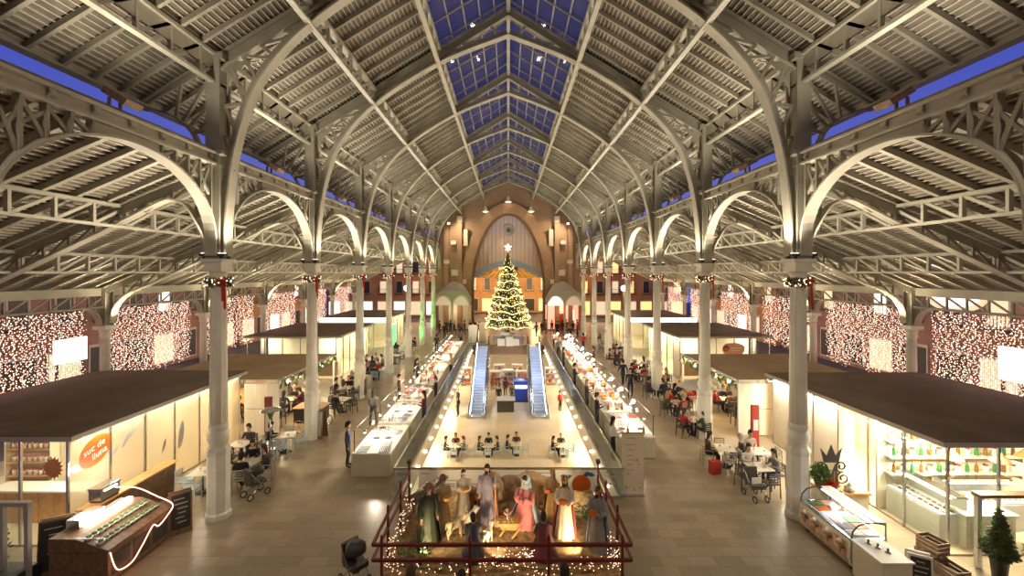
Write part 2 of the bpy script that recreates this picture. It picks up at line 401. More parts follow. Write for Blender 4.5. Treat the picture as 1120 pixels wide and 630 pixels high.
# ------------------------------------------------------------------ arched roof trusses
ARCH = crom([(-8.98, 0, 8.35), (-8.95, 0, 9.8), (-8.63, 0, 12.07), (-7.80, 0, 14.15), (-6.06, 0, 15.97), (-3.16, 0, 17.79), (0, 0, 19.05)], 7)
def mir(P): return [Vector((-p[0], p[1], p[2])) for p in P]
def truss():
    t = thing('arched_roof_truss', (0, YK(0), 0))
    for s in (-1, 1):
        m = MB(); a = (0, 0, zm(0)); b = (s*XE, 0, zm(XE))
        m.bar((0, 0, zm(0)-.02), (s*XE, 0, zm(XE)-.02+.06), .30, .06); m.bar((0, 0, zm(0)-.22), (s*W, 0, zm(W)-.22), .05, .38)
        m.bar((0, 0, zm(0)-.42), (s*W, 0, zm(W)-.42), .26, .05); m.bar((s*W, 0, zm(W)-.1), (s*XE, 0, zm(XE)+.08), .05, .2)
        m.build('top_chord', 'steel_dark', t)
        P = ARCH if s < 0 else mir(ARCH)
        MB().sweep(P, (0, 1, 0), .36, .06).build('arch_flange', 'steel', t)
        m = MB()
        Q = [p+Vector((-.0, 0, 0)) for p in P]
        # stiffening web just outside the flange
        off = []
        for i, p in enumerate(Q):
            d = (Q[min(len(Q)-1, i+1)]-Q[max(0, i-1)]).normalized(); nrm = Vector((-d.z, 0, d.x))*(1 if s < 0 else -1)
            off.append(p+nrm*.15)
        m.sweep(off, (0, 1, 0), .05, .26)
        m.build('arch_web', 'steel_dark', t)
        m = MB(); prev = None; n = 0
        ids = [17, 20, 23, 26, 28, 31, 33, 36, 38, 41]
        for j, i in enumerate(ids):
            p = P[min(i, len(P)-1)]; x = p.x
            xa = x*1.0+s*(.55 if j % 2 == 0 else .55)
            tp = Vector((xa if abs(xa) < W else s*W, 0, zm(min(abs(xa), W))-.4))
            m.bar(p, tp, .10, .10)
            if prev: m.bar(prev, p, .08, .08) if False else m.bar(p, prev[1], .09, .09)
            prev = (p, tp)
        pier = s*9.1
        for z, k in ((13.2, 17), (12.2, 14), (11.0, 10)):
            pk = min(P, key=lambda q: abs(q.z-z)); m.bar((pier, 0, z-.05), pk, .12, .10)
        m.bar((pier, 0, 14.4), min(P, key=lambda q: abs(q.z-13.4)), .10, .10); m.bar((pier, 0, 13.2), min(P, key=lambda q: abs(q.z-12.2)), .09, .09)
        m.bar((pier, 0, 12.2), min(P, key=lambda q: abs(q.z-11.1)), .09, .09)
        m.build('lattice', 'steel_dark', t)
        m = MB()   # riveted pier above the capital
        m.box(s*W-.10, s*W+.10, -.27, .27, 8.25, 14.75); m.box(s*W-.22, s*W+.22, -.29, -.24, 8.25, 14.75); m.box(s*W-.22, s*W+.22, .24, .29, 8.25, 14.75)
        m.box(s*W-.34, s*W+.34, -.33, .33, 14.55, 14.75); m.box(s*W-.34, s*W+.34, -.33, .33, 11.55, 11.68)
        gus = [(s*W-s*.28, 14.6)]+[(s*(W-.28-1.1*(1-math.cos(q))), 13.5+1.1*math.sin(q)) for q in [rad(a) for a in range(0, 91, 15)]]
        m.ext([(u, v) for u, v in gus], -.03, .03, 'XZ')
        m.build('pier', 'steel_dark', t)
        # curved bracket carrying the eave outside the pier
        br = [Vector((s*(W+.60+1.85*(1-math.cos(q))), 0, 11.65+1.42*math.sin(q))) for q in [rad(a) for a in range(0, 91, 9)]]
        m = MB().sweep(br, (0, 1, 0), .28, .05)
        m.bar((s*(W+.2), 0, 11.68), br[0], .26, .06); m.bar((s*(W+.2), 0, 12.5), br[3], .08, .08); m.bar((s*(W+.2), 0, 14.2), br[5], .09, .09); m.bar((s*(W+.2), 0, 13.3), br[4], .08, .08); m.bar(br[6], (s*(W+1.2), 0, zm(W+1.2)-.1), .08, .08)
        m.build('eave_bracket', 'steel_dark', t)
    return t
T0 = truss()
for k in range(7):
    lab = f'{ORD[k]} tall pointed-arch truss spanning the nave between its two piers'
    if k == 0: tag(T0, lab, 'roof truss', 'arched trusses of the nave')
    else: clone(T0, (0, YK(k), 0), 0, lab)
T0['group'] = 'arched trusses of the nave'
# ------------------------------------------------------------------ cast iron columns, wreaths and uplights
def column():
    c = thing('cast_iron_column', (-W, Y0, 0))
    a = rad(22.5)
    m = MB().lathe([(.37, 0), (.37, .16), (.33, .22), (.33, 2.05), (.355, 2.10), (.355, 2.18), (.28, 2.30)], 8, ph=a, smooth=False); m.build('pedestal', 'column', c)
    m = MB().lathe([(.26, 2.28), (.26, 2.38), (.30, 2.46), (.32, 2.58), (.30, 2.7), (.25, 2.76), (.27, 2.82), (.29, 2.9), (.27, 2.98), (.24, 3.02)], 20); m.build('ring_moulding', 'column', c)
    m = MB().lathe([(.245, 3.0), (.23, 5), (.21, 7.35)], 20)
    for k in range(10):
        t = 2*math.pi*k/10
        m.bar((.245*math.cos(t), .245*math.sin(t), 3.0), (.21*math.cos(t), .21*math.sin(t), 7.3), .022, .022)
    m.build('shaft', 'column', c)
    m = MB().lathe([(.21, 7.3), (.25, 7.36), (.25, 7.42), (.21, 7.5), (.23, 7.7), (.27, 7.88)], 16); m.box(-.29, .29, -.29, .29, 7.86, 8.0); m.box(-.27, .27, -.27, .27, 8.0, 8.16); m.box(-.35, .35, -.33, .33, 8.16, 8.26)
    m.build('capital', 'column', c)
    return c
C0 = column()
def wreath():
    t = thing('garland_wreath', (-W, Y0, 7.52))
    m = MB(); rg = random.Random(3)
    for i in range(260):
        q = rg.random()*2*math.pi; r = .31+rg.uniform(-.08, .07); z = rg.uniform(-.13, .13)
        p = Vector((r*math.cos(q), r*math.sin(q), z)); d = Vector((rg.uniform(-1, 1), rg.uniform(-1, 1), rg.uniform(-.8, .8))).normalized()
        m.bar(p-d*.07, p+d*.07, .035, .012)
    m.build('greenery', 'needle', t)
    m = MB()
    for i in range(44):
        q = rg.random()*2*math.pi; z = rg.uniform(-.14, .14); r = .37+rg.uniform(-.03, .04); m.octa((r*math.cos(q), r*math.sin(q), z), .026)
    o = m.build('string_bulbs', 'bulb', t); o['kind'] = 'stuff'
    m = MB()
    m.bar((.30, -.18, .02), (.33, -.19, -.85), .07, .012); m.bar((.27, -.24, .02), (.29, -.24, -.6), .06, .012); m.ball((.30, -.22, .05), .08, 8, sc_=(1.2, .8, .8)); m.ball((.2, -.3, .05), .07, 8, sc_=(1.3, .7, .8))
    m.build('red_bow', 'ribbon', t)
    return t
W0 = wreath()
def uplight():
    t = thing('uplight', (-W, Y0, 8.26))
    m = MB().box(-.05, .05, -.05, .05, 0, .08); m.box(-.12, .12, -.09, .09, .08, .17); m.build('housing', 'dark', t)
    MB().box(-.09, .09, -.07, .07, .165, .18).build('lens', 'panel', t)
    return t
U0 = uplight(); first = True
for k in range(7):
    for s, nm in ((-1, 'left'), (1, 'right')):
        lab = f'{ORD[k]} white cast-iron column in the {nm} row of the nave'
        wl = f'lit garland wreath with a red bow around the {ORD[k]} column of the {nm} row'
        if first: tag(C0, lab, 'column', 'cast-iron nave columns'); tag(W0, wl, 'wreath', 'wreaths on the nave columns'); c = C0; wv = W0
        else: c = clone(C0, (s*W, YK(k), 0), 0, lab); wv = clone(W0, (s*W, YK(k), 7.52), R.uniform(0, .5) if s < 0 else R.uniform(-.4, .1), wl)
        if k == 6 : pass
        for j, (dx, dn) in enumerate(((-.27, 'nave side'), (.27, 'aisle side'))):
            ul = f'small uplight on the {dn} of the {ORD[k]} capital in the {nm} row'
            x = s*W + s*dx
            if first: tag(U0, ul, 'uplight', 'uplights on the column capitals'); U0.location = (x, Y0-.24, 8.26); first = False; u = U0
            else: u = clone(U0, (x, YK(k)-.24, 8.26), 0, ul)
            if j == 0:
                light('SPOT', (s*(W-.75), YK(k)-.45, 8.45), 440, (1, .87, .69), .12, (s*4.5, YK(k)-.8, 20), 155, .6)
            else:
                light('SPOT', (s*(W+.75), YK(k)-.45, 8.4), 370, (1, .85, .65), .12, (s*13, YK(k)-1.2, 12), 165, .5)
# ------------------------------------------------------------------ arcade arches between the columns
def arcade(span, name='arcade_arch'):
    t = thing(name, (-W, Y0, 8.2)); h = span/2; a = h-.36; B = 8.2
    pts = [(0, h-a, 8.35), (0, h-a, 8.9)]+[(0, h-a*math.cos(q), 8.9+2.12*math.sin(q)) for q in [math.pi*i/28 for i in range(1, 28)]]+[(0, h+a, 8.9), (0, h+a, 8.35)]
    P = [Vector((0, p[1], p[2]-B)) for p in pts]
    MB().sweep(P, (1, 0, 0), .36, .06).build('arch_flange', 'steel', t)
    m = MB().box(-.17, .17, 0, span, 11.56-B, 11.62-B); m.box(-.03, .03, 0, span, 11.28-B, 11.56-B); m.box(-.15, .15, 0, span, 11.22-B, 11.28-B); m.build('top_girder', 'steel', t)
    def za_(y):
        q = max(-1, min(1, (h-y)/a)); return 8.9+2.12*math.sqrt(max(0, 1-q*q))-B
    m = MB(); poly = [(h-.95, za_(h-.95)), (h-.5, za_(h-.5)), (h, za_(h)), (h+.5, za_(h+.5)), (h+.95, za_(h+.95)), (h+1.0, 11.25-B), (h-1.0, 11.25-B)]
    m.ext(poly, -.03, .03, 'YZ'); m.build('crown_plate', 'steel', t)
    n = 5
    for side in (0, 1):
        m = MB()
        ys = [.42+(h-1.35)*i/(n-1)*1.0 for i in range(n)]
        for i, y in enumerate(ys):
            Y = y if not side else span-y
            zb = za_(Y)
            m.bar((0, Y, zb), (0, Y, 11.25-B), .16, .06)
            if i < n-1:
                y2 = ys[i+1] if not side else span-ys[i+1]; m.bar((0, Y, 11.2-B), (0, y2, za_(y2)), .07, .08)
                if i < 2: m.bar((0, Y, (zb+11.2-B)/2), (0, y2, (za_(y2)+11.2-B)/2+.2), .06, .07)
        m.build('lattice', 'steel_dark', t)
    return t
A0 = arcade(DY); first = True
for k in range(-1, 6):
    for s, nm in ((-1, 'left'), (1, 'right')):
        lab = f'{nm} arcade arch ' + ('before the nearest column' if k < 0 else f'between the {ORD[k]} and {ORD[k+1]} columns')
        if first: tag(A0, lab, 'arcade arch', 'iron arcade arches'); A0.location = (-W, YK(-1), 8.2); first = False
        else: clone(A0, (s*W, YK(k), 8.2), 0, lab)
E0 = arcade(YW-YK(6)); E0.location = (-W, YK(6), 8.2)
tag(E0, 'short iron arcade arch between the farthest left column and the brick wall', 'arcade arch', 'iron arcade arches')
clone(E0, (W, YK(6), 8.2), 0, 'short iron arcade arch between the farthest right column and the brick wall')
# floodlights standing on the arcade girders
def flood():
    t = thing('floodlight', (0, 0, 11.62))
    MB().box(-.03, .03, -.16, -.12, 0, .30).box(-.03, .03, .12, .16, 0, .30).box(-.06, .06, -.2, .2, 0, .03).build('bracket', 'brownwood', t)
    MB().cbox((0, 0, .36), (.62, .46, .16), 0, 0, 0).build('lamp_housing', 'brownwood', t).rotation_euler = (0, .55, 0)
    return t
F0 = flood(); first = True
for k in range(-1, 6):
    for s, nm in ((-1, 'left'), (1, 'right')):
        lab = f'brown floodlight on the {nm} arcade girder ' + ('before the nearest column' if k < 0 else f'between the {ORD[k]} and {ORD[k+1]} columns')
        if first: tag(F0, lab, 'floodlight', 'floodlights on the arcade girders'); F0.location = (-W, YK(k)+DY/2-.35, 11.62); first = False
        else: clone(F0, (s*W, YK(k)+DY/2-.35, 11.62), 0 if s < 0 else math.pi, lab)
        light('SPOT', (s*(W-.35), YK(k)+DY/2-.35, 12.1), 290, (1, .88, .70), .15, (s*(W-3), YK(k)+DY/2, 20.5), 172, .5)
# ------------------------------------------------------------------ aisle trusses, outer columns, eave girders
def aisle_truss():
    t = thing('aisle_truss', (0, Y0, 5))   # built for the right side
    D = 5.0
    P = crom([(9.62, 0, 8.35), (9.68, 0, 8.9), (9.97, 0, 9.5), (10.35, 0, 10.0), (10.85, 0, 10.17), (11.4, 0, 9.95)], 6)+[Vector((x, 0, 10.16-.47*(x-10.8))) for x in (13, 15, 17)]+crom([(17.75, 0, 6.96), (18.25, 0, 6.6), (18.6, 0, 6.1), (18.75, 0, 5.45)], 6)
    P = [Vector((p[0], p[1], p[2]-D)) for p in P]
    MB().sweep(P, (0, 1, 0), .30, .06).build('bottom_flange', 'steel', t)
    m = MB().bar((W, 0, za(W)-.03-D), (19.8, 0, za(19.8)-.03-D), .26, .05); m.bar((W, 0, za(W)-.18-D), (19.8, 0, za(19.8)-.18-D), .05, .30); m.build('top_chord', 'steel', t)
    m = MB(); xs = [10.0+i*.82 for i in range(11)]
    def zl(x):
        return (10.16-.47*(x-10.8) if x > 10.8 else 9.5+(x-9.97)*.85)-D
    for i, x in enumerate(xs):
        m.bar((x, 0, zl(x)), (x, 0, za(x)-.2-D), .08, .06)
        if i < len(xs)-1: m.bar((x, 0, za(x)-.3-D), (xs[i+1], 0, zl(xs[i+1])), .05, .07)
    m.bar((9.5, 0, 10.6-D), (10.0, 0, zl(10.0)), .07, .07)
    m.build('lattice', 'steel_dark', t)
    return t
def outer_col():
    t = thing('aisle_column', (WO, Y0, 0))
    MB().lathe([(.29, 0), (.29, 1.2), (.23, 1.3)], 8, ph=rad(22.5), smooth=False).build('pedestal', 'column', t)
    MB().lathe([(.21, 1.3), (.19, 4.75)], 16).build('shaft', 'column', t)
    m = MB().lathe([(.19, 4.7), (.23, 4.8), (.21, 4.95), (.27, 5.15)], 12); m.box(-.30, .30, -.30, .30, 5.15, 5.32); m.build('capital', 'column', t)
    m = MB().box(-.09, .09, -.2, .2, 5.3, 6.95); m.box(-.22, .22, -.22, -.18, 5.3, 6.95); m.box(-.22, .22, .18, .22, 5.3, 6.95); m.build('pier', 'steel', t)
    for s in (-1, 1):
        br = [Vector((0, s*(.3+1.0*(1-math.cos(q))), 5.4+.82*math.sin(q))) for q in [rad(a) for a in range(0, 91, 10)]]
        MB().sweep(br, (1, 0, 0), .30, .05).build('bracket', 'steel', t)
    return t
def eave_girder():
    t = thing('eave_girder', (WO, Y0, 6.15)); L = DY
    MB().box(-.04, .04, 0, L, .58, .95).build('fascia', 'steel', t)
    MB().box(-.14, .14, 0, L, 0, .09).build('bottom_chord', 'steel_dark', t)
    m = MB(); n = 8
    for i in range(n):
        a = L*i/n; b = L*(i+1)/n; m.bar((0, a, .05), (0, a, .6), .07, .06); m.bar((0, a, .05), (0, b, .6), .05, .07)
    m.build('lattice', 'steel_dark', t)
    return t
AT, OC, EG = aisle_truss(), outer_col(), eave_girder(); f1 = f2 = f3 = True
for k in range(0, 7):
    for s, nm in ((1, 'right'), (-1, 'left')):
        rz = 0 if s > 0 else math.pi
        lab = f'sloping lattice truss under the {nm} aisle roof at the {ORD[k]} nave column'
        if f1: tag(AT, lab, 'aisle truss', 'aisle roof trusses'); f1 = False
        else: clone(AT, (0, YK(k), 5), rz, lab)
        if k > 0:
            lab = f'{ORD[k-1] if k < 6 else "farthest"} outer aisle column in view on the {nm} street side'
            if f2: tag(OC, lab, 'column', 'outer aisle columns'); OC.location = (s*WO, YK(k), 0); f2 = False
            else: clone(OC, (s*WO, YK(k), 0), rz, lab)
            light('SPOT', (s*(WO-.7), YK(k)-.3, 5.45), 420, (1, .80, .52), .1, (s*15, YK(k), 9), 165, .5)
for k in range(-1, 6):
    for s, nm in ((1, 'right'), (-1, 'left')):
        lab = f'eave girder with pale fascia over the {ORD[k+1]} light curtain on the {nm}'
        if f3: tag(EG, lab, 'eave girder', 'aisle eave girders'); EG.location = (s*WO, YK(k), 6.15); f3 = False
        else: clone(EG, (s*WO, YK(k), 6.15), 0, lab)
# ------------------------------------------------------------------ curtains of tiny lights
for k in range(-1, 6):
    for s, nm in ((-1, 'left'), (1, 'right')):
        rg = random.Random(100+k*2+s); y0 = YK(k)+.55; y1 = YK(k+1)-.55
        t = thing('light_curtain', (s*(WO+.45), y0, 2.4), 0, f'{ORD[k+1]} shimmering curtain of tiny warm lights hung on the {nm} street side', 'light curtain', 'curtains of tiny lights')
        near = k < 2; L = y1-y0; ns = int(L/(.075 if near else .115)); wires = MB(); b1 = MB(); b2 = MB()
        top = 3.72
        wires.tube([(0, 0, top), (0, L, top)], .015, 4)
        for i in range(ns):
            y = L*(i+.5)/ns; bot = rg.uniform(0, .7)
            wires.bar((0, y, bot), (0, y, top), .006, .006)
            z = top-.05-rg.random()*.12
            while z > bot:
                r = .029*rg.uniform(.75, 1.15)*(1 if near else 1.25)
                (b1 if rg.random() < .62 else b2).octa((rg.uniform(-.12, .12), y+rg.uniform(-.05, .05), z), r); z -= rg.uniform(.065, .135)*(1 if near else 1.35)
        wires.build('wires', 'dark', t, recalc=False)
        tag(b1.build('warm_bulbs', 'ledwarm', t, recalc=False), kind='stuff'); light('AREA', (s*(WO+.62), (y0+y1)/2, 4.2), 80, (1, .66, .46), 5, (s*(WO+5), (y0+y1)/2, 3.6), size_y=3); tag(b2.build('pink_bulbs', 'ledpink', t, recalc=False), kind='stuff')
# ------------------------------------------------------------------ far brick wall with the great arch
def archx(z):   # half width of the pointed opening at height z
    z0, z1, a = 6.0, 15.9, 5.0
    if z <= z0: return a
    t = (z-z0)/(z1-z0); return a*math.sqrt(max(0, 1-t**1.75))
zs = [0]+[6+9.9*(1-(1-i/18)**1.6) for i in range(19)]
hole = [(-archx(z), z) for z in zs]; holeR = [(archx(z), z) for z in reversed(zs)]
m = MB()
for s in (-1, 1):
    hx = [(s*archx(z), z) for z in zs]
    # side field from the opening edge to the wall end, in strips
    for i in range(len(hx)-1):
        (xa, z_a), (xb, z_b) = hx[i], hx[i+1]
        xo_a = s*min(9.9, (20.55-z_a)/.613); xo_b = s*min(9.9, (20.55-z_b)/.613)
        if i == 0:
            xa2 = xa
        m.ext([(xa, z_a), (xo_a, z_a), (xo_b, z_b), (xb, z_b)], YW, YW+.9, 'XZ')
zt = zs[-1]; xo = (20.55-zt)/.613
m.ext([(-xo, zt), (xo, zt), (0, 20.55)], YW, YW+.9, 'XZ')
struct(m.build('wall_far', 'brick', recalc=False))
# projecting brick arch band
m = MB()
pin = hole+holeR[1:]
pout = []
for i, (x, z) in enumerate(pin):
    a = pin[max(0, i-1)]; b = pin[min(len(pin)-1, i+1)]; d = Vector((b[0]-a[0], b[1]-a[1])).normalized(); pout.append((x-d.y*1.35, z+d.x*1.35))
for i in range(len(pin)-1): m.ext([pin[i], pout[i], pout[i+1], pin[i+1]], YW-.35, YW-.002, 'XZ')
o = m.build('trim_3', 'brick2', recalc=False); struct(o)
m = MB()
for i in range(len(pin)-1):
    a, b = Vector(pin[i]), Vector(pin[i+1]); m.bar((a.x, YW-.05, a.y), (b.x, YW-.05, b.y), .75, .14, up=(0, 1, 0))
struct(m.build('trim_4', 'brownwood', recalc=False))
m = MB()   # brick pilasters and pale stone blocks
for s in (-1, 1):
    for x, z1 in ((6.55, 15.4), (8.35, 14.2)): m.box(s*x-.32, s*x+.32, YW-.55, YW, 0, z1)
struct(m.build('trim_5', 'brick2'))
m = MB()
for s in (-1, 1):
    for x, z, wx, h in ((7.35, 11.6, .7, .5), (5.75, 11.4, .55, 2.2), (7.2, 7.4, .9, .8), (5.9, 6.3, .5, .6), (8.3, 9.0, .75, .5)): m.box(s*x-wx/2, s*x+wx/2, YW-.62, YW-.02, z, z+h)
    m.box(s*6.55-.36, s*6.55+.36, YW-.6, YW-.02, 14.6, 15.4)
struct(m.build('trim_6', 'stone'))
M['dark_mullion'] = mat('mullion_paint', (.22, .19, .16), .5)
# window in the arch
wn = thing('window_1', (0, YW+.5, 8.6)); struct(wn, 'great arched window of pale mullioned glass in the far brick wall', 'window')
def sag(x): return 9.35-.085*x*x-8.6
n = 20; pl = MB()
up = [(-archx(z), z) for z in zs if z > 8]+[(archx(z), z) for z in reversed(zs) if z > 8][1:]
low = [(4.25-8.5*i/n, sag(4.25-8.5*i/n)+8.6) for i in range(n+1)]
poly = [(x, z-8.6) for x, z in up+low]
bm = bmesh.new(); vs = [bm.verts.new((x, 0, z)) for x, z in poly]; bm.faces.new(vs); bmesh.ops.triangulate(bm, faces=bm.faces); 
me = bpy.data.meshes.new('tympanum_glass'); bm.to_mesh(me); bm.free(); me.materials.append(M['winglass']); og = bpy.data.objects.new('tympanum_glass', me); COL.objects.link(og); og.parent = wn
m = MB()
for i in range(-7, 8):
    x = i*.56; zt_ = max([z for z in [6+9.9*j/200 for j in range(201)] if archx(z) > abs(x)] or [9]); m.bar((x, -.06, sag(x)), (x, -.06, zt_-8.6), .06, .08)
m.sweep([Vector((x, -.08, z)) for x, z in [(q[0], q[1]-8.6) for q in up]], (0, 1, 0), .25, .14)
m.build('mullions', 'dark_mullion', wn)
m = MB(); m.sweep([(x, -.1, sag(x)-.25) for x in [-4.5+9*i/20 for i in range(21)]], (0, 1, 0), .2, .75); m.build('curved_transom', mat('blue_grey_paint', (.24, .30, .36), .5), wn)
m = MB()
for r, tt in ((.75, .16), (.38, .12)): m.tube([(r*math.cos(q), -.12, 5.0+r*math.sin(q)) for q in [2*math.pi*i/20 for i in range(20)]], tt*.6, 6, closed=True)
for i in range(8):
    q = math.pi*i/4; m.bar((.35*math.cos(q), -.12, 5+.35*math.sin(q)), (.72*math.cos(q), -.12, 5+.72*math.sin(q)), .06, .06)
m.build('rosette_frame', 'steel_dark', wn); MB().ball((0, -.12, 5), .22, 10).build('rosette_boss', 'dark', wn)
# bulging lit marquee beyond the arch
mq = thing('entrance_marquee', (0, 58, 6.2), 0, 'curved ribbed entrance marquee glowing yellow under the great arch', 'marquee')
m = MB()
for i in range(24):
    a0 = math.pi*i/24; a1 = math.pi*(i+1)/24
    p = lambda a, r, z: (r*math.cos(a), r*math.sin(a)*.8, z)
    m.add([p(a0, 4.5, 2.2-.9*abs(math.cos(a0))), p(a1, 4.5, 2.2-.9*abs(math.cos(a1))), p(a1, 7.5, 0.9), p(a0, 7.5, 0.9)], [(0, 1, 2, 3)])
m.build('canopy_skin', mat('marquee_ochre', (.66, .42, .12), .6), mq)
m = MB()
for i in range(25):
    a = math.pi*i/24; m.bar((4.5*math.cos(a), 3.6*math.sin(a), 2.15-.9*abs(math.cos(a))), (7.5*math.cos(a), 6*math.sin(a), .85), .06, .08)
m.build('ribs', 'brownwood', mq)
light('POINT', (-5, 76, 5.0), 1100, (1, .66, .28), .4); light('POINT', (5, 76, 5.0), 1100, (1, .66, .28), .4)  # points added to brighten the ochre building, no fixtures there
for s in (-1, 1): light('SPOT', (s*7.6, .8, 13.6), 1100, (1, .86, .66), .4, (s*3.5, 15, 0), 95, .9)  # unseen spots added at the camera end to lift columns and banner
light('POINT', (-2, 60.5, 6.0), 260, (1, .68, .25), .4); light('POINT', (3, 60.5, 6.0), 220, (1, .68, .25), .4)
# pendant lanterns on the gable
for x, z, l in ((-3.05, 15.9, 'left'), (0, 17.2, 'middle'), (3.05, 15.9, 'right')):
    t = thing('wall_lantern', (x, YW-1.0, z), 0, f'{l} one of three pale bell lanterns hanging under the far end of the roof', 'lantern', 'bell lanterns on the gable')
    MB().lathe([(.05, .75), (.14, .7), (.22, .45), (.42, .1), (.46, 0)], 12, cap=False).build('shade', 'column', t); MB().ball((0, 0, .12), .2, 8).build('lamp_globe', 'globe', t)
    MB().bar((0, 0, .7), (0, 0, 1.5), .05, .05).build('rod', 'steel', t)
for s, nm in ((-1, 'left'), (1, 'right')):   # small floodlight washing the brick
    t = thing('wall_floodlight', (s*7.9, YW-1.3, 14.3), 0, f'bright small floodlight on the last {nm} roof truss washing the brick wall', 'floodlight')
    MB().cbox((0, 0, 0), (.35, .2, .25)).build('housing', 'chrome', t); MB().box(-.14, .14, -.13, -.1, -.1, .1).build('lens', 'globe', t)
    light('SPOT', (s*7.6, YW-2.4, 14.6), 900, (1, .80, .55), .1, (s*5.2, YW, 11), 120, .8)
M['fanlight'] = mat('fanlight_glass', (.5, .42, .34), .4, emit=(1, .76, .5), es=.28)
# vaulted side canopies at the foot of the wall
def side_canopy(s, nm):
    t = thing('vaulted_entrance_canopy', (s*7.2, YW-1.6, 0), 0, f'grey vaulted canopy on arched frames at the {nm} foot of the brick wall', 'canopy')
    m = MB()
    for j in range(3):
        pass
    for (xc) in (-1.15, 1.15):
        P = [Vector((xc+1.08*math.cos(q), -1.6, 3.6+1.25*math.sin(q))) for q in [math.pi*i/14 for i in range(15)]]
        m.sweep([Vector((xc+1.08, -1.6, 0))]+P+[Vector((xc-1.08, -1.6, 0))], (0, 1, 0), .25, .14)
    m.build('arched_frame', 'stone', t)
    m = MB(); R_ = 2.5; vs = []; fs = []
    for i in range(13):
        a = math.pi*i/12
        for j in range(5):
            f = j/4; r = R_*(1-.25*f); vs.append((r*math.cos(a), -1.7+3.0*f, 4.4+(1.15+1.1*f)*math.sin(a)))
    for i in range(12):
        for j in range(4): fs.append((i*5+j, i*5+j+1, (i+1)*5+j+1, (i+1)*5+j))
    m.add(vs, fs, 0, True)
    m.ext([(-2.5, 4.3)]+[(2.5*math.cos(math.pi-math.pi*i/12), 4.4+1.15*math.sin(math.pi*i/12)) for i in range(13)]+[(2.5, 4.3)]+[(2.25-4.5*i/12, 3.7+1.2*abs(math.sin(math.pi*2*i/12))) for i in range(13)], -1.72, -1.6, 'XZ')
    m.build('vault_roof', mat('lead_grey', (.36, .32, .27), .6), t)
    for xc in (-1.15, 1.15):
        m = MB(); m.ext([(xc+1.0*math.cos(math.pi*i/12), 3.6+1.15*math.sin(math.pi*i/12)) for i in range(13)], -1.5, -1.46, 'XZ'); m.build('fanlight', 'winwhite' if (xc < 0 and s > 0) else 'fanlight', t)
    MB().box(-2.2, 2.2, 1.2, 1.25, .2, 3.5).build('back_wall', 'wallglow' if s > 0 else 'plaster', t)
    if s > 0: MB().box(-.35, .35, 1.1, 1.2, 0, 2.3).build('red_door', 'red', t); MB().box(.9, 1.6, 1.1, 1.2, .6, 2.8).build('shop_window', 'winwhite', t)
    light('SPOT', (0, YW-6, 9.5) if s > 0 else (0, YW-7, 9), 300, (1, .86, .66), .3, (0, YW, 12.5), 75, .9)  # spot added to brighten the arch window, no fixture there
    light('POINT', (s*7.2, YW-1.6, 2.9), 60, (1, .45, .3) if s > 0 else (1, .8, .55), .2)
side_canopy(-1, 'left'); side_canopy(1, 'right')
# ------------------------------------------------------------------ buildings in the street
def house(name, loc, wd, dp, h, label, wall, face, wins, floors=3, shop=None, rz=0):
    """face 'y-': facade toward -Y, local x along the facade"""
    t = thing(name, loc, rz, label, 'building')
    MB().box(-wd/2, wd/2, 0, dp, 0, h).build('wall', wall, t)
    MB().box(-wd/2-.3, wd/2+.3, -.35, dp+.3, h, h+.4).build('cornice', 'stone', t)
    fh = h/floors; nx = max(2, int(wd/2.6)); rg = random.Random(int(abs(loc[0])*7+loc[1]))
    cnt = 0
    for f in range(floors):
        for i in range(nx):
            x = -wd/2+wd*(i+.5)/nx; lit = rg.random()
            if f == 0 and shop:
                fr = MB().box(x-1.05, x+1.05, -.08, 0, .3, 2.9).build('shop_front', 'stone', t); MB().box(x-.95, x+.95, -.1, -.02, .4, 2.7).build('pane', shop[i % len(shop)], fr); continue
            fr = MB().box(x-.62, x+.62, -.1, .02, f*fh+.6, f*fh+fh*.82).build('window', 'stone', t)
            MB().box(x-.5, x+.5, -.13, -.05, f*fh+.75, f*fh+fh*.82-.12).build('pane', wins[cnt % len(wins)], fr); cnt += 1
            if f > 0: 
                b = MB(); b.box(x-.8, x+.8, -.65, -.1, f*fh+.45, f*fh+.55)
                for q in range(9): b.bar((x-.78+q*.195, -.62, f*fh+.5), (x-.78+q*.195, -.62, f*fh+1.4), .03, .03)
                b.bar((x-.8, -.62, f*fh+1.42), (x+.8, -.62, f*fh+1.42), .05, .05); b.build('balcony', 'dark', t)
    return t
dk = 'dark'
house('apartment_building', (0, 82, 0), 22, 8, 15, 'ochre apartment building with lit balconied windows seen through the great arch', 'houseorange', 'y-', [dk, 'winlit', dk, 'winlit', 'winorange'], 4, ['winwhite', dk, 'winorange', 'winwhite'])
house('corner_building', (21.5, 74, 0), 19, 8, 14, 'orange lit corner building beyond the far end of the right aisle', 'houseorange', 'y-', ['winorange', dk, 'winlit'], 4, ['winorange', 'winlit'])
house('corner_building', (-22, 74, 0), 20, 8, 14, 'warm lit corner building with round shop sign beyond the left aisle', 'houseorange', 'y-', [dk, 'winlit'], 4, ['winwhite', 'winlit'])
for s, nm in ((-1, 'left'), (1, 'right')):
    for j, (yc, wall, shop) in enumerate(((12, 'house', [dk, 'winorange', dk, dk, 'winlit']), (34, 'house', [dk, 'winlit', dk]), (56, 'houseorange', ['winlit', dk, 'winwhite']))):
        lab = f'{["nearest", "middle", "farthest"][j]} shopping-street building glimpsed behind the {nm} light curtains'
        # facade faces the nave
        house('street_building', (s*29, yc, -.1), 21, 8, 16, lab, wall, '', [dk, dk, 'winlit', dk, 'winwhite'], 4, shop, rz=rad(90) if s < 0 else rad(-90))
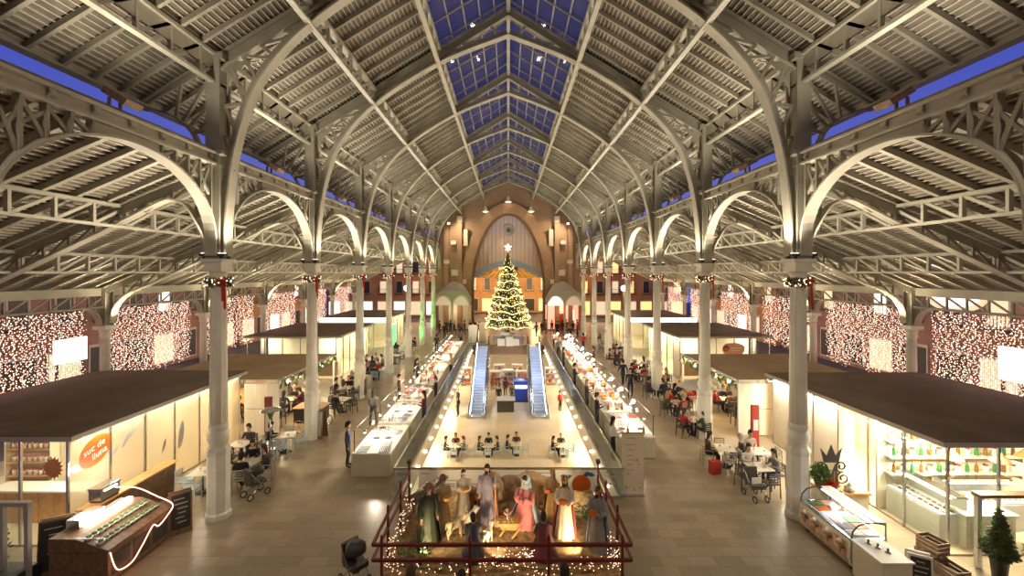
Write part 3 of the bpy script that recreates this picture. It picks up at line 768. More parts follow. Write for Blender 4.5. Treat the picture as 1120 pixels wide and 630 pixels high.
def hoarding(name, x, y0, y1, z0, z1, lab, cat):
    t = thing(name, (x, (y0+y1)/2, -.1), 0, lab, cat); h = (y1-y0)/2
    MB().box(-.07, .07, -h, h, z0, z1).build('lit_face', 'winwhite', t)
    for q in (-h+.15, h-.15): MB().box(-.05, .05, q-.05, q+.05, 0, z0).build('post', 'dark', t)
hoarding('shop_screen', 23.7, 18.3, 20.3, 2.8, 4.4, 'large blank white screen glowing behind the nearest right light curtain', 'screen')
hoarding('lit_billboard', -24.1, 22.3, 24.0, 3.0, 4.3, 'bright white billboard glowing behind the nearest left light curtain', 'billboard')
sg = thing('round_shop_sign', (26, 24.5, 6.6), 0, 'round white shop sign with violet swoosh behind the right light curtain', 'sign')
MB().tube([(0, 1.6*math.cos(q), .95*math.sin(q)) for q in [2*math.pi*i/24 for i in range(24)]], .16, 6, closed=True).build('rim', 'winlit', sg)
o = MB().lathe([(1.5, -.05), (1.5, .05)], 24).build('face', 'winwhite', sg); o.rotation_euler = (0, rad(90), 0); o.scale = (.62, 1, 1)
MB().box(-.12, -.06, -1.4, 1.4, -.1, .45).build('violet_band', 'winviolet', sg)
for s, nm, yy in ((-1, 'left', 46), (1, 'right', 58)):
    t = thing('street_lamp', (s*(17 if s > 0 else 15), 62, 0), 0, f'glowing orange street lamp beyond the {nm} aisle end', 'street lamp')
    MB().lathe([(.16, 0), (.12, .6), (.06, .8), (.05, 5.2)], 8).build('post', 'dark', t); MB().ball((0, 0, 5.5), .42, 10).build('lamp_globe', 'star', t)
    light('POINT', (s*(17 if s > 0 else 15), 61.2, 5.5), 900, (1, .6, .25), .3)
    light('POINT', (s*9, 70, 6.5), 900, (1, .62, .28), .3)  # extra point added to brighten the corner building, no fixture
# ------------------------------------------------------------------ glass balustrade round the pit
for s, nm in ((-1, 'left'), (1, 'right')):
    t = thing('glass_balustrade', (s*PX, PY0, 0), 0, f'long glass balustrade with steel handrail along the {nm} edge of the sunken pit', 'balustrade')
    L = PY1-PY0-.2; n = 16
    MB().bar((0, 0, 1.05), (0, L, 1.05), .06, .06).build('handrail', 'chrome', t)
    MB().box(-.04, .04, 0, L, .0, .09).build('base_shoe', 'chrome', t)
    for i in range(n):
        MB().box(-.008, .008, L*i/n+.02, L*(i+1)/n-.02, .07, 1.02).build('glass_pane', 'balglass', t)
t = thing('banner_balustrade', (0, PY0, 0), 0, 'balustrade with white printed banner across the near end of the pit', 'balustrade')
MB().box(-PX-.05, PX+.05, -.03, .03, 1.02, 1.08).build('handrail', 'chrome', t)
MB().box(-PX, PX, -.03, .03, .0, .08).build('base_shoe', 'chrome', t)
MB().box(-PX, -3.1, -.01, .01, .08, 1.02).build('glass_pane', 'balglass', t); MB().box(3.05, PX, -.01, .01, .08, 1.02).build('glass_pane', 'balglass', t)
bn = MB().box(-3.1, 3.05, -.015, .015, .08, 1.02).build('banner', 'white', t)
m = MB().lathe([(.33, 0), (.33, .006)], 28); o = m.build('printed_orange_fruit', 'orange', bn); o.rotation_euler = (rad(90), 0, 0); o.location = (2.52, -.016, .5); o['label'] = 'orange fruit print'
m = MB()
for (x, z, a, l) in ((2.72, .86, .5, .17), (2.86, .84, -.3, .15), (2.1, .78, .6, .13), (2.0, .72, -.5, .13), (1.9, .80, .2, .11), (1.15, .74, .1, .2), (.95, .62, -.1, .16)):
    m.ext([(x+l*math.cos(a+q)*(.5 if abs(math.sin(q)) > .5 else 1), z+l*.5*math.sin(a+q)) for q in [2*math.pi*i/8 for i in range(8)]], -.02, -.016, 'XZ')
m.build('printed_blue_leaves', 'blueprint', bn)
m = MB()
for (x0, x1, z) in ((-2.6, -1.6, .62), (-2.6, -.9, .50), (-2.6, -1.2, .42), (.9, 1.6, .88), (-3.0, -2.7, .85)): m.box(x0, x1, -.018, -.015, z, z+.045)
m.build('printed_bands', 'greyprint', bn)
m = MB()
for (z) in (.9, .76, .5): m.box(-3.85, -3.55, -.016, -.011, z, z+.03); m.box(3.35, 3.7, -.016, -.011, z, z+.03)
m.build('printed_strips', 'greyprint', t)
# far end of the pit
t = thing('glass_balustrade', (0, PY1, 0), 0, 'short glass balustrade across the far end of the pit between the escalators', 'balustrade')
MB().box(-1.7, 1.7, -.03, .03, 1.0, 1.06).build('handrail', 'chrome', t); MB().box(-1.7, 1.7, -.008, .008, .05, 1.0).build('glass_pane', 'balglass', t); MB().box(-1.7, 1.7, -.03, .03, 0, .06).build('base_shoe', 'chrome', t)
# globe lamps along the inner faces of the pit
def globe():
    t = thing('globe_lamp', (0, 0, 0)); MB().ball((0, 0, 0), .075, 8).build('bulb', 'globe', t); MB().bar((0, 0, .06), (0, 0, .14), .05, .05).build('socket', 'chrome', t); return t
G0 = globe(); first = True
for s, nm in ((-1, 'left'), (1, 'right')):
    for i in range(19):
        y = PY0+1.6+i*1.55
        lab = f'small round bulb strung on the {nm} inner edge of the pit, {i+1 if i > 2 else ["first","second","third"][i]}{"th" if i > 2 else ""} from the banner'
        loc = (s*(PX-.16), y, -.36)
        if first: tag(G0, lab, 'lamp', 'bulbs strung along the pit'); G0.location = loc; first = False
        else: clone(G0, loc, 0, lab)
# lower floor lighting: flush ceiling lights under the slab
for i, (x, y) in enumerate([(x, y) for x in (-6.2, 6.2) for y in (20, 28, 36, 44)]):
    t = thing('ceiling_light', (x, y, -.58), 0, f'square ceiling light under the {"left" if x < 0 else "right"} gallery of the lower floor, {["first","second","third","fourth"][i%4]} from the banner', 'ceiling light', 'lower floor ceiling lights')
    MB().box(-.6, .6, -.6, .6, -.06, 0).build('frame', 'white', t); MB().box(-.5, .5, -.5, .5, -.075, -.055).build('diffuser', 'panel', t)
    light('AREA', (x, y, -.72), 380, (1, .83, .56), 1.1)
# ------------------------------------------------------------------ escalators
def escalator(x, lab):
    t = thing('escalator', (x, 0, 0), 0, lab, 'escalator', 'escalators into the pit')
    yb, yt = 35.6, 45.8; ya, yc = 36.9, 44.7   # landing, incline start/end
    m = MB(); n = 26
    prof = [(yb, LZ+.12), (ya, LZ+.12), (yc, 0.02), (yt, .02)]
    zz = lambda y: LZ+.12+(y-ya)/(yc-ya)*(.02-LZ-.12)
    for i in range(n):
        y0 = ya+(yc-ya)*i/n; y1 = ya+(yc-ya)*(i+1)/n; m.box(-.5, .5, y0, y1+.05, zz(y1)-.22, zz(y1))
    m.build('steps', 'escstep', t)
    MB().box(-.5, .5, yb, ya, LZ, LZ+.1).box(-.5, .5, yc, yt, -.4, .015).build('comb_plate', 'chrome', t)
    MB().ext([(yb, LZ), (ya, LZ), (yc, -.5), (yt, -.5), (yt, -.9), (yc+.2, -.9), (ya+1.0, LZ)], -.78, .78, 'YZ').build('truss_cladding', 'chrome', t)
    for s in (-1, 1):
        xs = s*.62
        MB().ext([(yb-.2, LZ+.02), (ya, LZ+.02), (yc, -.1), (yt+.2, -.1), (yt+.2, .22), (yc, .22), (ya, LZ+.34), (yb-.2, LZ+.34)], xs-.12, xs+.12, 'YZ').build('skirt', 'chrome', t)
        MB().ext([(yb-.2, LZ+.34), (ya, LZ+.34), (yc, .22), (yt+.2, .22), (yt+.2, .92), (yc, .92), (ya, LZ+1.02), (yb-.2, LZ+1.02)], xs-.012, xs+.012, 'YZ').build('glass_side', 'balglass', t)
        P = [(xs, yb-.2, LZ+.36), (xs, yb-.42, LZ+.66), (xs, yb-.2, LZ+1.02), (xs, ya, LZ+1.04), (xs, yc, .94), (xs, yt+.2, .94), (xs, yt+.42, .6), (xs, yt+.2, .26)]
        MB().tube(P, .045, 6).build('handrail', 'escdark', t)
        MB().bar((xs-s*.05, ya, LZ+.42), (xs-s*.05, yc, .32), .035, .10).bar((xs-s*.05, yb-.1, LZ+.42), (xs-s*.05, ya, LZ+.42), .035, .10).build('light_line', 'coolstrip', t)
    return t
escalator(-2.72, 'left escalator with cool lit sides rising from the pit')
escalator(2.72, 'right escalator with cool lit sides rising from the pit')
for x in (-2.72, 2.72): light('AREA', (x, 39.0, -.4), 120, (.72, .82, 1), .5, (x, 40.5, -3), size_y=1)
# lower shop between the escalators
for i, (x, y) in enumerate(((-1.35, 44.4), (0, 44.9), (1.35, 44.4), (-1.0, 47.5), (1.0, 47.5), (-4.6, 46), (4.6, 46))):
    t = thing('shop_shelf', (x, y, LZ), 0, f'lit goods shelf in the shop below, {["left of","in the middle between","right of"][i] if i<3 else ["behind on the left between","behind on the right between","left outside","right outside"][i-3]} the escalators', 'shelf', 'shelves of the lower shop')
    m = MB().box(-.6, -.55, -.2, .2, 0, 2).box(.55, .6, -.2, .2, 0, 2).box(-.6, .6, .17, .2, 0, 2); m.build('carcass', 'white', t)
    for z in (.3, .8, 1.3, 1.8): MB().box(-.55, .55, -.2, .17, z, z+.03).build('shelf_board', 'wood', t)
    rg = random.Random(i); mm = ['red', 'white', 'brownwood', 'orange', 'greyprint', 'blueprint', 'dark']
    m = MB()
    for z in (.33, .83, 1.33):
        x_ = -.52
        while x_ < .45: w_ = rg.uniform(.06, .18); m.box(x_, x_+w_-.01, -.15, .1, z, z+rg.uniform(.15, .38), rg.randrange(7)); x_ += w_
    o = m.build('stocked_goods', mm, t); o['kind'] = 'stuff'
    light('POINT', (x, y-.6, LZ+2.6), 26, WHITE, .15)
t = thing('blue_kiosk_panel', (1.2, 40.5, LZ), 0, 'bright blue advertising kiosk beside the right escalator on the lower floor', 'kiosk')
MB().box(-.65, .65, -.5, .5, .1, 1.9).build('body', 'blue', t); MB().box(-.55, .55, -.52, -.5, 1.3, 1.6).build('pale_stripe', 'coolstrip', t); MB().box(-.7, .7, -.55, .55, 0, .1).build('plinth', 'dark', t); MB().box(-.7, .7, -.55, .55, 1.9, 1.98).build('top', 'blue', t)
t = thing('dark_block_bench', (-.25, 37.6, LZ), 0, 'dark grey block stand in front of the lower shop between the escalators', 'stand')
MB().box(-.75, .75, -.5, .5, 0, 1.0).build('body', 'dark', t); MB().box(-.85, .85, -.6, .6, 1.0, 1.08).build('top', 'greyprint', t)
t = thing('low_counter', (0, 24.9, LZ), 0, 'long pale low counter on the lower floor just beyond the banner', 'counter')
MB().box(-2.6, 2.6, -.4, .4, 0, .95).build('body', 'cream', t); MB().box(-2.7, 2.7, -.5, .5, .95, 1.02).build('top', 'plaster', t)
# ------------------------------------------------------------------ christmas tree
TY = 48.2
t = thing('christmas_tree', (-.05, TY, 0), 0, 'tall lit Christmas tree with golden garlands and a bright star beyond the pit', 'christmas tree')
MB().lathe([(.16, 0), (.14, 2), (.05, 10)], 8).build('trunk', 'bark', t)
m = MB(); rg = random.Random(5); tiers = 11; H0, H1 = 1.75, 9.9
def tr(z): f = min(1, (z-H0)/(H1-H0)); return 2.42*(1-f)**.92+.12
m.lathe([(.3, H0+.3)]+[(tr(H0+.15+(H1-H0)*i/12)*.62, H0+.25+(H1-H0)*i/12) for i in range(13)], 12)
for i in range(5200):
    f = 1-math.sqrt(rg.random()); k = min(tiers-1, int(f*tiers)); fl = f*tiers-k
    z = H0+(H1-H0)*f; r = tr(z)*(1.12-.34*fl); q = rg.random()*2*math.pi; r *= rg.uniform(.72, 1.05)
    p = Vector((r*math.cos(q), r*math.sin(q), z-.22*r/2.7)); d = Vector((math.cos(q)+rg.uniform(-.5, .5), math.sin(q)+rg.uniform(-.5, .5), rg.uniform(-.75, .15))).normalized()
    m.bar(p-d*.1, p+d*.17, .10, .02)
o = m.build('needled_branches', 'needle', t, recalc=False); o['kind'] = 'stuff'
for k in range(9):
    m = MB(); z = H0+.1+(H1-H0-.7)*(k/9)**1.0; r0 = tr(z)*1.07; ns = max(3, 8-k//2); P = []
    n = 64
    for i in range(n):
        q = 2*math.pi*i/n+k; dz = -.30*abs(math.sin(q*ns/2)) if False else -.22*(1-abs(math.cos(q*ns/2))); rr = r0*(1+.06*abs(math.cos(q*ns/2))); P.append((rr*math.cos(q), rr*math.sin(q), z+dz+.10*math.sin(3*q+k)))
    m.tube(P, .032, 4, closed=True); m.build('lit_garland', 'ledgold', t)
m = MB()
for i in range(1400):
    f = 1-math.sqrt(rg.random()); z = H0+(H1-H0)*f; r = tr(z)*rg.uniform(.9, 1.12); q = rg.random()*2*math.pi; m.octa((r*math.cos(q), r*math.sin(q), z-.1), rg.uniform(.03, .055))
o = m.build('gold_bulbs', 'ledgold', t, recalc=False); o['kind'] = 'stuff'
for i in range(26):
    f = rg.random()**1.4*.85; z = H0+(H1-H0)*f; r = tr(z)*1.1; q = -math.pi*rg.random(); MB().ball((r*math.cos(q), r*math.sin(q), z-.2), .12, 8).build('bauble', 'white' if i % 2 else 'ledgold', t)
for z in (10.7,):
    m = MB(); pts = []
    for i in range(10):
        a = math.pi*i/5+math.pi/2; r = .44 if i % 2 == 0 else .18; pts.append((r*math.cos(a), z+r*math.sin(a)))
    m.ext(pts, -.08, .08, 'XZ'); m.build('star', 'star', t)
MB().bar((0, 0, 9.8), (0, 0, 10.4), .06, .06).build('star_rod', 'ledgold', t)
for (x, z, e) in ((-3, 4, 90), (3, 4, 90), (0, 8, 60)): light('POINT', (x, TY-3, z), e, (1, .75, .35), .3)
rg = random.Random(12); i = 0
for (x, y, w_, h_) in ((-.75, TY-3.0, .8, .75), (.1, TY-3.2, .75, .95), (.8, TY-2.9, .7, .7), (-.3, TY-2.4, .9, 1.3), (.55, TY-2.3, .7, 1.15)):
    t = thing('white_gift_box', (x, y, 0), rg.uniform(-.2, .2), f'white wrapped gift box under the Christmas tree, {["front left","front middle","front right","back left tall","back right tall"][i]}', 'gift box', 'white boxes under the tree'); i += 1
    MB().box(-w_/2, w_/2, -w_/2, w_/2, 0, h_).build('box', 'cloth', t); MB().box(-w_/2-.01, w_/2+.01, -.06, .06, -.0, h_+.01).build('ribbon', 'greyprint', t); MB().ball((-.09, 0, h_+.06), .09, 8, sc_=(1, .6, .6)).ball((.09, 0, h_+.06), .09, 8, sc_=(1, .6, .6)).build('bow', 'greyprint', t)
# ------------------------------------------------------------------ market stalls
def stall():
    t = thing('market_stall', (0, 0, 0))
    MB().box(-.75, .75, -1.5, 1.5, .84, .90).build('table_top', 'cloth', t)
    m = MB(); rg2 = random.Random(2); N = 40; per = []
    for i in range(N):
        f = i/N*4; e = int(f); u = f-e
        c = [(-.74, -1.49), (.74, -1.49), (.74, 1.49), (-.74, 1.49)]; a = c[e]; b = c[(e+1) % 4]; per.append((a[0]+(b[0]-a[0])*u+rg2.uniform(-.015, .015), a[1]+(b[1]-a[1])*u+rg2.uniform(-.015, .015)))
    vs = [(x, y, .86) for x, y in per]+[(x*1.02, y*1.01, .02) for x, y in per]; m.add(vs, [(i, (i+1) % N, (i+1) % N+N, i+N) for i in range(N)]); m.build('cloth_skirt', 'cloth_cream', t)
    for y in (-1.35, 1.35): MB().bar((.7, y, .9), (.7, y, 1.75), .03, .03).build('lamp_post', 'dark', t)
    MB().bar((.7, -1.45, 1.75), (.7, 1.45, 1.75), .03, .03).build('lamp_rail', 'dark', t)
    for y in (-1.0, 0, 1.0):
        a = MB().bar((.7, y, 1.74), (.45, y, 1.62), .02, .02).lathe([(.03, .08), (.08, 0)], 8, c=(.42, y, 1.54)).build('clip_lamp', 'chrome', t); MB().ball((.42, y, 1.53), .055, 8).build('bulb', 'star', a)
    return t
S0 = stall(); first = True
def good(kind):
    t = None
    if kind == 0:
        t = thing('jewellery_tray', (0, 0, 0)); MB().box(-.2, .2, -.26, .26, 0, .03).box(-.2, -.185, -.26, .26, .03, .05).box(.185, .2, -.26, .26, .03, .05).build('tray', 'cool_in', t); m = MB()
        for i in range(6):
            for j in range(8): m.octa((-.15+i*.06, -.22+j*.063, .04), .02, (i*3+j*5) % 3 % 2)
        m.build('trinkets', ['dark', 'silverfoil'], t)['kind'] = 'stuff'
    if kind == 1:
        t = thing('gift_bottle', (0, 0, 0)); MB().lathe([(.05, 0), (.055, .02), (.055, .2), (.02, .28), (.02, .34)], 10).build('bottle', 'brown_glass', t); MB().lathe([(.024, .33), (.024, .37)], 8).build('cap', 'orange', t)
    if kind == 2:
        t = thing('goods_box', (0, 0, 0)); MB().box(-.16, .16, -.2, .2, 0, .16).build('box', 'white', t); MB().box(-.17, .17, -.21, .21, .16, .19).build('lid', 'red', t)
    if kind == 3:
        t = thing('wicker_basket', (0, 0, 0)); MB().lathe([(.14, 0), (.2, .16)], 12).build('basket', 'wood', t); m = MB()
        for i in range(7): m.ball((.1*math.cos(i), .1*math.sin(i), .17), .06, 6)
        m.build('wrapped_sweets', 'orange', t); m2 = MB().tube([(-.19*math.cos(q), 0, .15+.22*math.sin(q)) for q in [math.pi*i/8 for i in range(9)]], .012, 5); m2.build('handle', 'brownwood', t)
    if kind == 4:
        t = thing('display_stand', (0, 0, 0)); MB().cbox((0, 0, .02), (.26, .2, .03)).build('base', 'dark', t); MB().bar((0, .05, .02), (0, 0, .5), .02, .02).bar((-.16, 0, .46), (.16, 0, .46), .02, .02).build('t_bar', 'chrome', t); m = MB()
        for i in range(7): m.octa((-.15+i*.05, 0, .36), .025); m.bar((-.15+i*.05, 0, .46), (-.15+i*.05, 0, .36), .006, .006)
        m.build('necklaces', 'silverfoil', t)
    return t
GN = ['jewellery tray', 'bottle', 'goods box', 'basket', 'display stand']; GD = ['dark tray of silver trinkets', 'amber bottle with orange cap', 'white box with red lid', 'basket of wrapped sweets', 'T-bar stand of silver necklaces']
G = [None]*5
SO = ['nearest', 'second', 'third', 'fourth', 'fifth', 'sixth', 'seventh', 'farthest']
POS = ['front', 'front-middle', 'middle', 'back-middle', 'back']
for s, nm in ((-1, 'left'), (1, 'right')):
    for i in range(8):
        y = 17.6+i*3.35 if s < 0 else 19.2+i*3.2
        x = s*5.25 if s < 0 else 5.45
        rz = 0 if s > 0 else math.pi
        lab = f'{SO[i]} cloth-skirted market stall with lamp rail on the {nm} of the pit'
        if first: tag(S0, lab, 'market stall', 'market stalls beside the pit'); S0.location = (x, y, 0); S0.rotation_euler = (0, 0, rz); first = False
        else: clone(S0, (x, y, 0), rz, lab)
        light('POINT', (x+s*.3, y, 1.65), (170 if i < 2 else 90) if s < 0 else 120, (1, .84, .64), .12)
        rg = random.Random(i*3+s)
        kinds = [0, 0, 4, 0, 4] if (s < 0 and i < 2) else [rg.randrange(5) for _ in range(5)]
        for j, kd in enumerate(kinds):
            for side in (0, 1):
                if (i > 3 and side): continue
                loc = (x+rg.uniform(-.12, .12)+(.32 if side else -.32), y-1.15+j*.57, .90)
                lab = f'{GD[kd]} at the {POS[j]} {["", "aisle side "][0]}of the {SO[i]} stall {nm} of the pit, {"right" if side else "left"} half'
                lab = f'{GD[kd]} on the {SO[i]} {nm} stall, {POS[j]} {"right" if side else "left"}'
                g = f'goods on the stalls {nm} of the pit'
                if G[kd] is None: G[kd] = good(kd); tag(G[kd], lab, GN[kd], g); G[kd].location = loc
                else: clone(G[kd], loc, rg.uniform(-.3, .3), lab, g)
LS = None
for i in range(8):
    for j in range(3):
        y = 19.2+i*3.2-1.1+j*1.05; x = 5.0+.5*((i+j) % 3); hgt = .75+.25*((i*2+j) % 3)
        lab = f'{POS[j*2]} round lamp on a stand on the {SO[i]} right stall'
        if LS is None:
            LS = thing('globe_lamp_stand', (x, y, .90), 0, lab, 'lamp', 'round lamps on the right stalls')
            MB().lathe([(.09, 0), (.09, .02), (.02, .03)], 10).build('base', 'chrome', LS); MB().bar((0, 0, .02), (0, 0, .66), .02, .02).build('stem', 'chrome', LS); MB().ball((0, 0, .74), .10, 10).build('globe', 'star', LS)
        else: clone(LS, (x, y, .90), 0, lab)
# roller banners
def roller(name, loc, w_, h_, lab, body, rz=0):
    t = thing(name, loc, rz, lab, 'banner')
    MB().box(-w_/2, w_/2, -.1, .1, 0, .07).build('base', 'chrome', t); MB().box(-w_/2+.02, w_/2-.02, -.01, .01, .07, h_).build('sheet', body, t); MB().box(-w_/2, w_/2, -.02, .02, h_, h_+.04).build('top_rail', 'chrome', t); MB().bar((0, .06, .05), (0, .03, h_), .02, .02).build('pole', 'dark', t)
    return t
rb = roller('roller_banner', (4.36, 14.75, 0), .82, 2.18, 'cream roller banner with small printed flowers at the right corner of the pit', 'cream')
m = MB()
for (x, z, l) in ((-.05, 2.0, .3), (-.1, 1.78, .34), (-.08, 1.6, .2), (-.1, 1.4, .22), (-.06, 1.25, .26), (-.1, 1.1, .18), (-.06, .9, .24)): m.box(x-l/2, x+l/2, -.014, -.011, z, z+.03)
m.build('printed_rules', 'greyprint', rb)
m = MB()
for (x, z, r) in ((.15, 1.25, .07), (.22, 1.12, .05), (-.15, .78, .06), (-.22, .3, .07), (.05, .22, .06), (.25, .28, .05)): m.ext([(x+r*math.cos(q)*(1 if i % 2 else .6), z+r*math.sin(q)*(1 if i % 2 else .6)) for i, q in enumerate([2*math.pi*i/10 for i in range(10)])], -.014, -.011, 'XZ')
m.build('printed_flowers', 'pinkish', rb)
roller('roller_banner', (-3.95, 46.5, 0), .95, 2.0, 'white notice board beside the head of the left escalator', 'white')
roller('roller_banner', (-2.9, 47.3, 0), .85, 2.0, 'green-grey notice board left of the Christmas tree', 'stone')
# ------------------------------------------------------------------ kiosks
def wp(m, name, mats, root, parent=None):
    """build a part given in world coordinates under root"""
    r = root.location; m.v = [(x-r[0], y-r[1], z-r[2]) for x, y, z in m.v]
    return m.build(name, mats, parent or root)
KZ = 3.2
def pavilion(name, s, xi, xo, y0, y1, lab, side_mat, zr=KZ, glassfront=True, roofmat='kroof', inner='cream', power=150):
    """xi: |x| of the nave-side roof edge, xo: street side; s: side."""
    k = thing(name, (s*(xi+xo)/2, (y0+y1)/2, 0), 0, lab, 'kiosk')
    X = lambda a: s*a
    def bx(m, xa, xb, *r, mi=0):
        a, b = sorted((s*xa, s*xb)); return m.box(a, b, *r, mi)
    wp(bx(MB(), xi, xo, y0, y1, zr-.13, zr), 'roof', roofmat, k)
    m = MB(); bx(m, xi-.01, xi+.05, y0-.01, y1+.01, zr-.16, zr-.02); bx(m, xi, xo, y0-.02, y0+.04, zr-.16, zr-.02); wp(m, 'fascia', 'greyprint', k)
    wi = xi+.28; yf = y0+.12
    ny = 6
    for i in range(ny+1):
        y = yf+.04+(y1-.2-yf)*i/ny; wp(bx(MB(), wi-.03, wi+.03, y-.03, y+.03, 0, zr-.13), 'post', 'chrome', k)
    nx = 5
    for i in range(1, nx+1):
        x = wi+(xo-.2-wi)*i/nx; wp(bx(MB(), x-.03, x+.03, yf-.03, yf+.03, 0, zr-.13), 'post', 'chrome', k)
    for i in range(ny):
        a = yf+.04+(y1-.2-yf)*i/ny; b = yf+.04+(y1-.2-yf)*(i+1)/ny
        mt = side_mat if isinstance(side_mat, str) else side_mat[i]
        p = wp(bx(MB(), wi-.008, wi+.008, a+.04, b-.04, .06, zr-.2), 'side_panel', mt, k)
    for i in range(nx):
        a = wi+(xo-.2-wi)*i/nx; b = wi+(xo-.2-wi)*(i+1)/nx
        wp(bx(MB(), a+.04, b-.04, yf-.008, yf+.008, .06, zr-.2), 'front_panel', 'glass' if glassfront else inner, k)
    m = MB(); bx(m, wi+.3, xo-.1, y1-.25, y1-.15, 0, zr-.13); wp(m, 'back_wall', inner, k)
    m = MB(); bx(m, wi+3.9, wi+4.0, yf+2.4, y1-.25, 0, zr-.13); wp(m, 'partition', inner, k)
    wp(bx(MB(), wi, xo-.1, yf, y1-.2, 0, .05), 'floor_plate', 'lowfloor', k)
    wp(bx(MB(), xi+.09, xi+.17, y0+.3, y1-.3, zr-.2, zr-.13), 'light_strip', 'strip', k)
    for i in range(3):
        for j in range(2):
            x = wi+1.2+(xo-wi-2.2)*j; y = yf+.75+(y1-yf-2.1)*i/2
            f = wp(bx(MB(), x-.5, x+.5, y-.35, y+.35, zr-.19, zr-.13), 'ceiling_lamp', 'white', k); wp(bx(MB(), x-.42, x+.42, y-.28, y+.28, zr-.20, zr-.185), 'diffuser', 'panel', k, f)
            light('AREA', (s*x, y, zr-.25), power/3, (1, .84, .60), .8)
    light('AREA', (s*(xi+.13), (y0+y1)/2, zr-.22), power*.30, WHITE, .12, size_y=y1-y0-.6)
    return k
fr6 = ['glass', 'frost', 'frost', 'frost', 'frost', 'frost']
K1 = pavilion('juice_kiosk', -1, 12.35, 19.4, 11.9, 19.9, 'glass juice kiosk with dark flat roof and orange oval sign on the near left', ['frost']*6, power=230)
# orange oval with its lettering, on the nave-side glass
X0 = -12.35-.28+.02
def face_disc(root, name, material, c, ry, rz_, tilt, n=40, teeth=0, axis='x'):
    pts = []
    for i in range(n):
        a = 2*math.pi*i/n; q = (1+.16*(1 if i % 2 else -1)) if teeth else 1
        u, v = ry*q*math.cos(a), rz_*q*math.sin(a); pts.append((c[1]+u*math.cos(tilt)-v*math.sin(tilt), c[2]+u*math.sin(tilt)+v*math.cos(tilt)))
    m = MB()
    if axis == 'x': m.ext(pts, c[0], c[0]+.006, 'YZ')
    else: m.ext(pts, c[0]-.006, c[0], 'XZ')
    return wp(m, name, material, root)
ov = face_disc(K1, 'oval_sign', 'orange', (X0, 12.85, 2.40), .54, .40, .62); ov['label'] = 'orange oval reading suc de lluna'
base = Matrix(((0, 0, 1, 0), (1, 0, 0, 0), (0, 1, 0, 0), (0, 0, 0, 1)))
for body, dy, dz, sz in (('suc de', -.06, .10, .27), ('lluna', .10, -.12, .27)):
    mt = Matrix.Translation(Vector((X0+.012, 12.85+dy, 2.40+dz))-K1.location) @ base @ Matrix.Rotation(.30, 4, 'Z')
    textmesh('lettering', body, sz, mt, 'whiteprint', ov, .003, .2)
    ov.children[-1].location = (0, 0, 0)
face_disc(K1, 'starburst_sticker', 'orange_backlit', (12.02-.03, -12.98, 2.25), .26, .30, 0, 32, 1, 'y')['label'] = 'orange starburst sticker, lightened as if backlit'
face_disc(K1, 'starburst_sticker', 'orange', (X0, 18.6, 2.38), .30, .34, .3, 32, 1)['label'] = 'bright orange starburst on the far panel'
m = MB()   # dark feather-like prints along the side glass
for (y, z, l, a) in ((13.45, 2.05, .22, .9), (13.9, 2.35, .3, 1.0), (14.2, 2.55, .22, .8), (16.2, 1.6, .5, 1.4), (15.4, 1.5, .25, 1.2)):
    m.ext([(y+l*math.cos(q)*math.cos(a)-l*.28*math.sin(q)*math.sin(a), z+l*math.cos(q)*math.sin(a)+l*.28*math.sin(q)*math.cos(a)) for q in [2*math.pi*i/10 for i in range(10)]], X0, X0+.005, 'YZ')
wp(m, 'leaf_print', 'greyprint', K1)
# inside the juice kiosk: shelves, orange counter
def shelf_unit(name, x0, x1, y, zs, lab, board, mats, seed, kind, zb=0, dp=.32, h=None):
    t = thing(name, ((x0+x1)/2, y, zb), 0, lab, 'shelf'); w_ = x1-x0; hh = h or (max(zs)+.45)
    m = MB().box(-w_/2, -w_/2+.04, 0, dp, 0, hh).box(w_/2-.04, w_/2, 0, dp, 0, hh).box(-w_/2, w_/2, dp-.02, dp, 0, hh); m.build('carcass', 'cream', t)
    for z in zs: MB().box(-w_/2+.04, w_/2-.04, 0, dp-.02, z-.04, z).build('shelf_board', board, t)
    return t
sh = shelf_unit('cup_shelf', -16.9, -15.35, 14.1, (.55, 1.0, 1.45, 1.9), 'shelf of cups and packets with orange boards inside the juice kiosk', 'wood', None, 1, 0)
cups = 0; cp = None
for z in (.55, 1.0, 1.45, 1.9):
    for i in range(8):
        lab = f'white cup on the {["lowest","second","third","top"][cups//8]} orange shelf, {i+1} from its left end'
        loc = (-16.7+i*.18, 14.22, z)
        if cp is None:
            cp = thing('paper_cup', loc, 0, lab, 'cup', 'cups on the orange shelves'); MB().lathe([(.045, 0), (.06, .17)], 10).build('cup', 'white', cp); MB().lathe([(.064, .17), (.05, .2)], 10).build('lid', 'orange', cp)
        else: clone(cp, loc, 0, lab)
        cups += 1
t = thing('orange_counter', (-14.4, 13.3, 0), 0, 'orange wood-fronted bar counter with white top inside the juice kiosk', 'counter')
m = MB().box(-1.7, 1.25, -.25, .25, 0, 1.02); m.build('wood_front', 'wood', t); MB().box(-1.75, 1.3, -.32, .32, 1.02, 1.08).build('top', 'white', t)
for i in range(6): MB().box(-1.7+i*.5, -1.69+i*.5, -.258, -.25, .05, 1.0).build('groove', 'brownwood', t)
t = thing('bar_counter', (-12.05, 12.9, 0), 0, 'narrow wooden bar counter along the outside of the juice kiosk glass', 'counter')
MB().box(-.22, .22, -1.0, 2.2, 1.05, 1.1).build('top', 'wood', t); MB().box(-.15, .15, -.9, 2.1, 0, 1.05).build('body', 'brownwood', t)
t = thing('espresso_machine', (-12.05, 12.55, 1.1), 0, 'shiny steel machine on the bar outside the juice kiosk', 'machine')
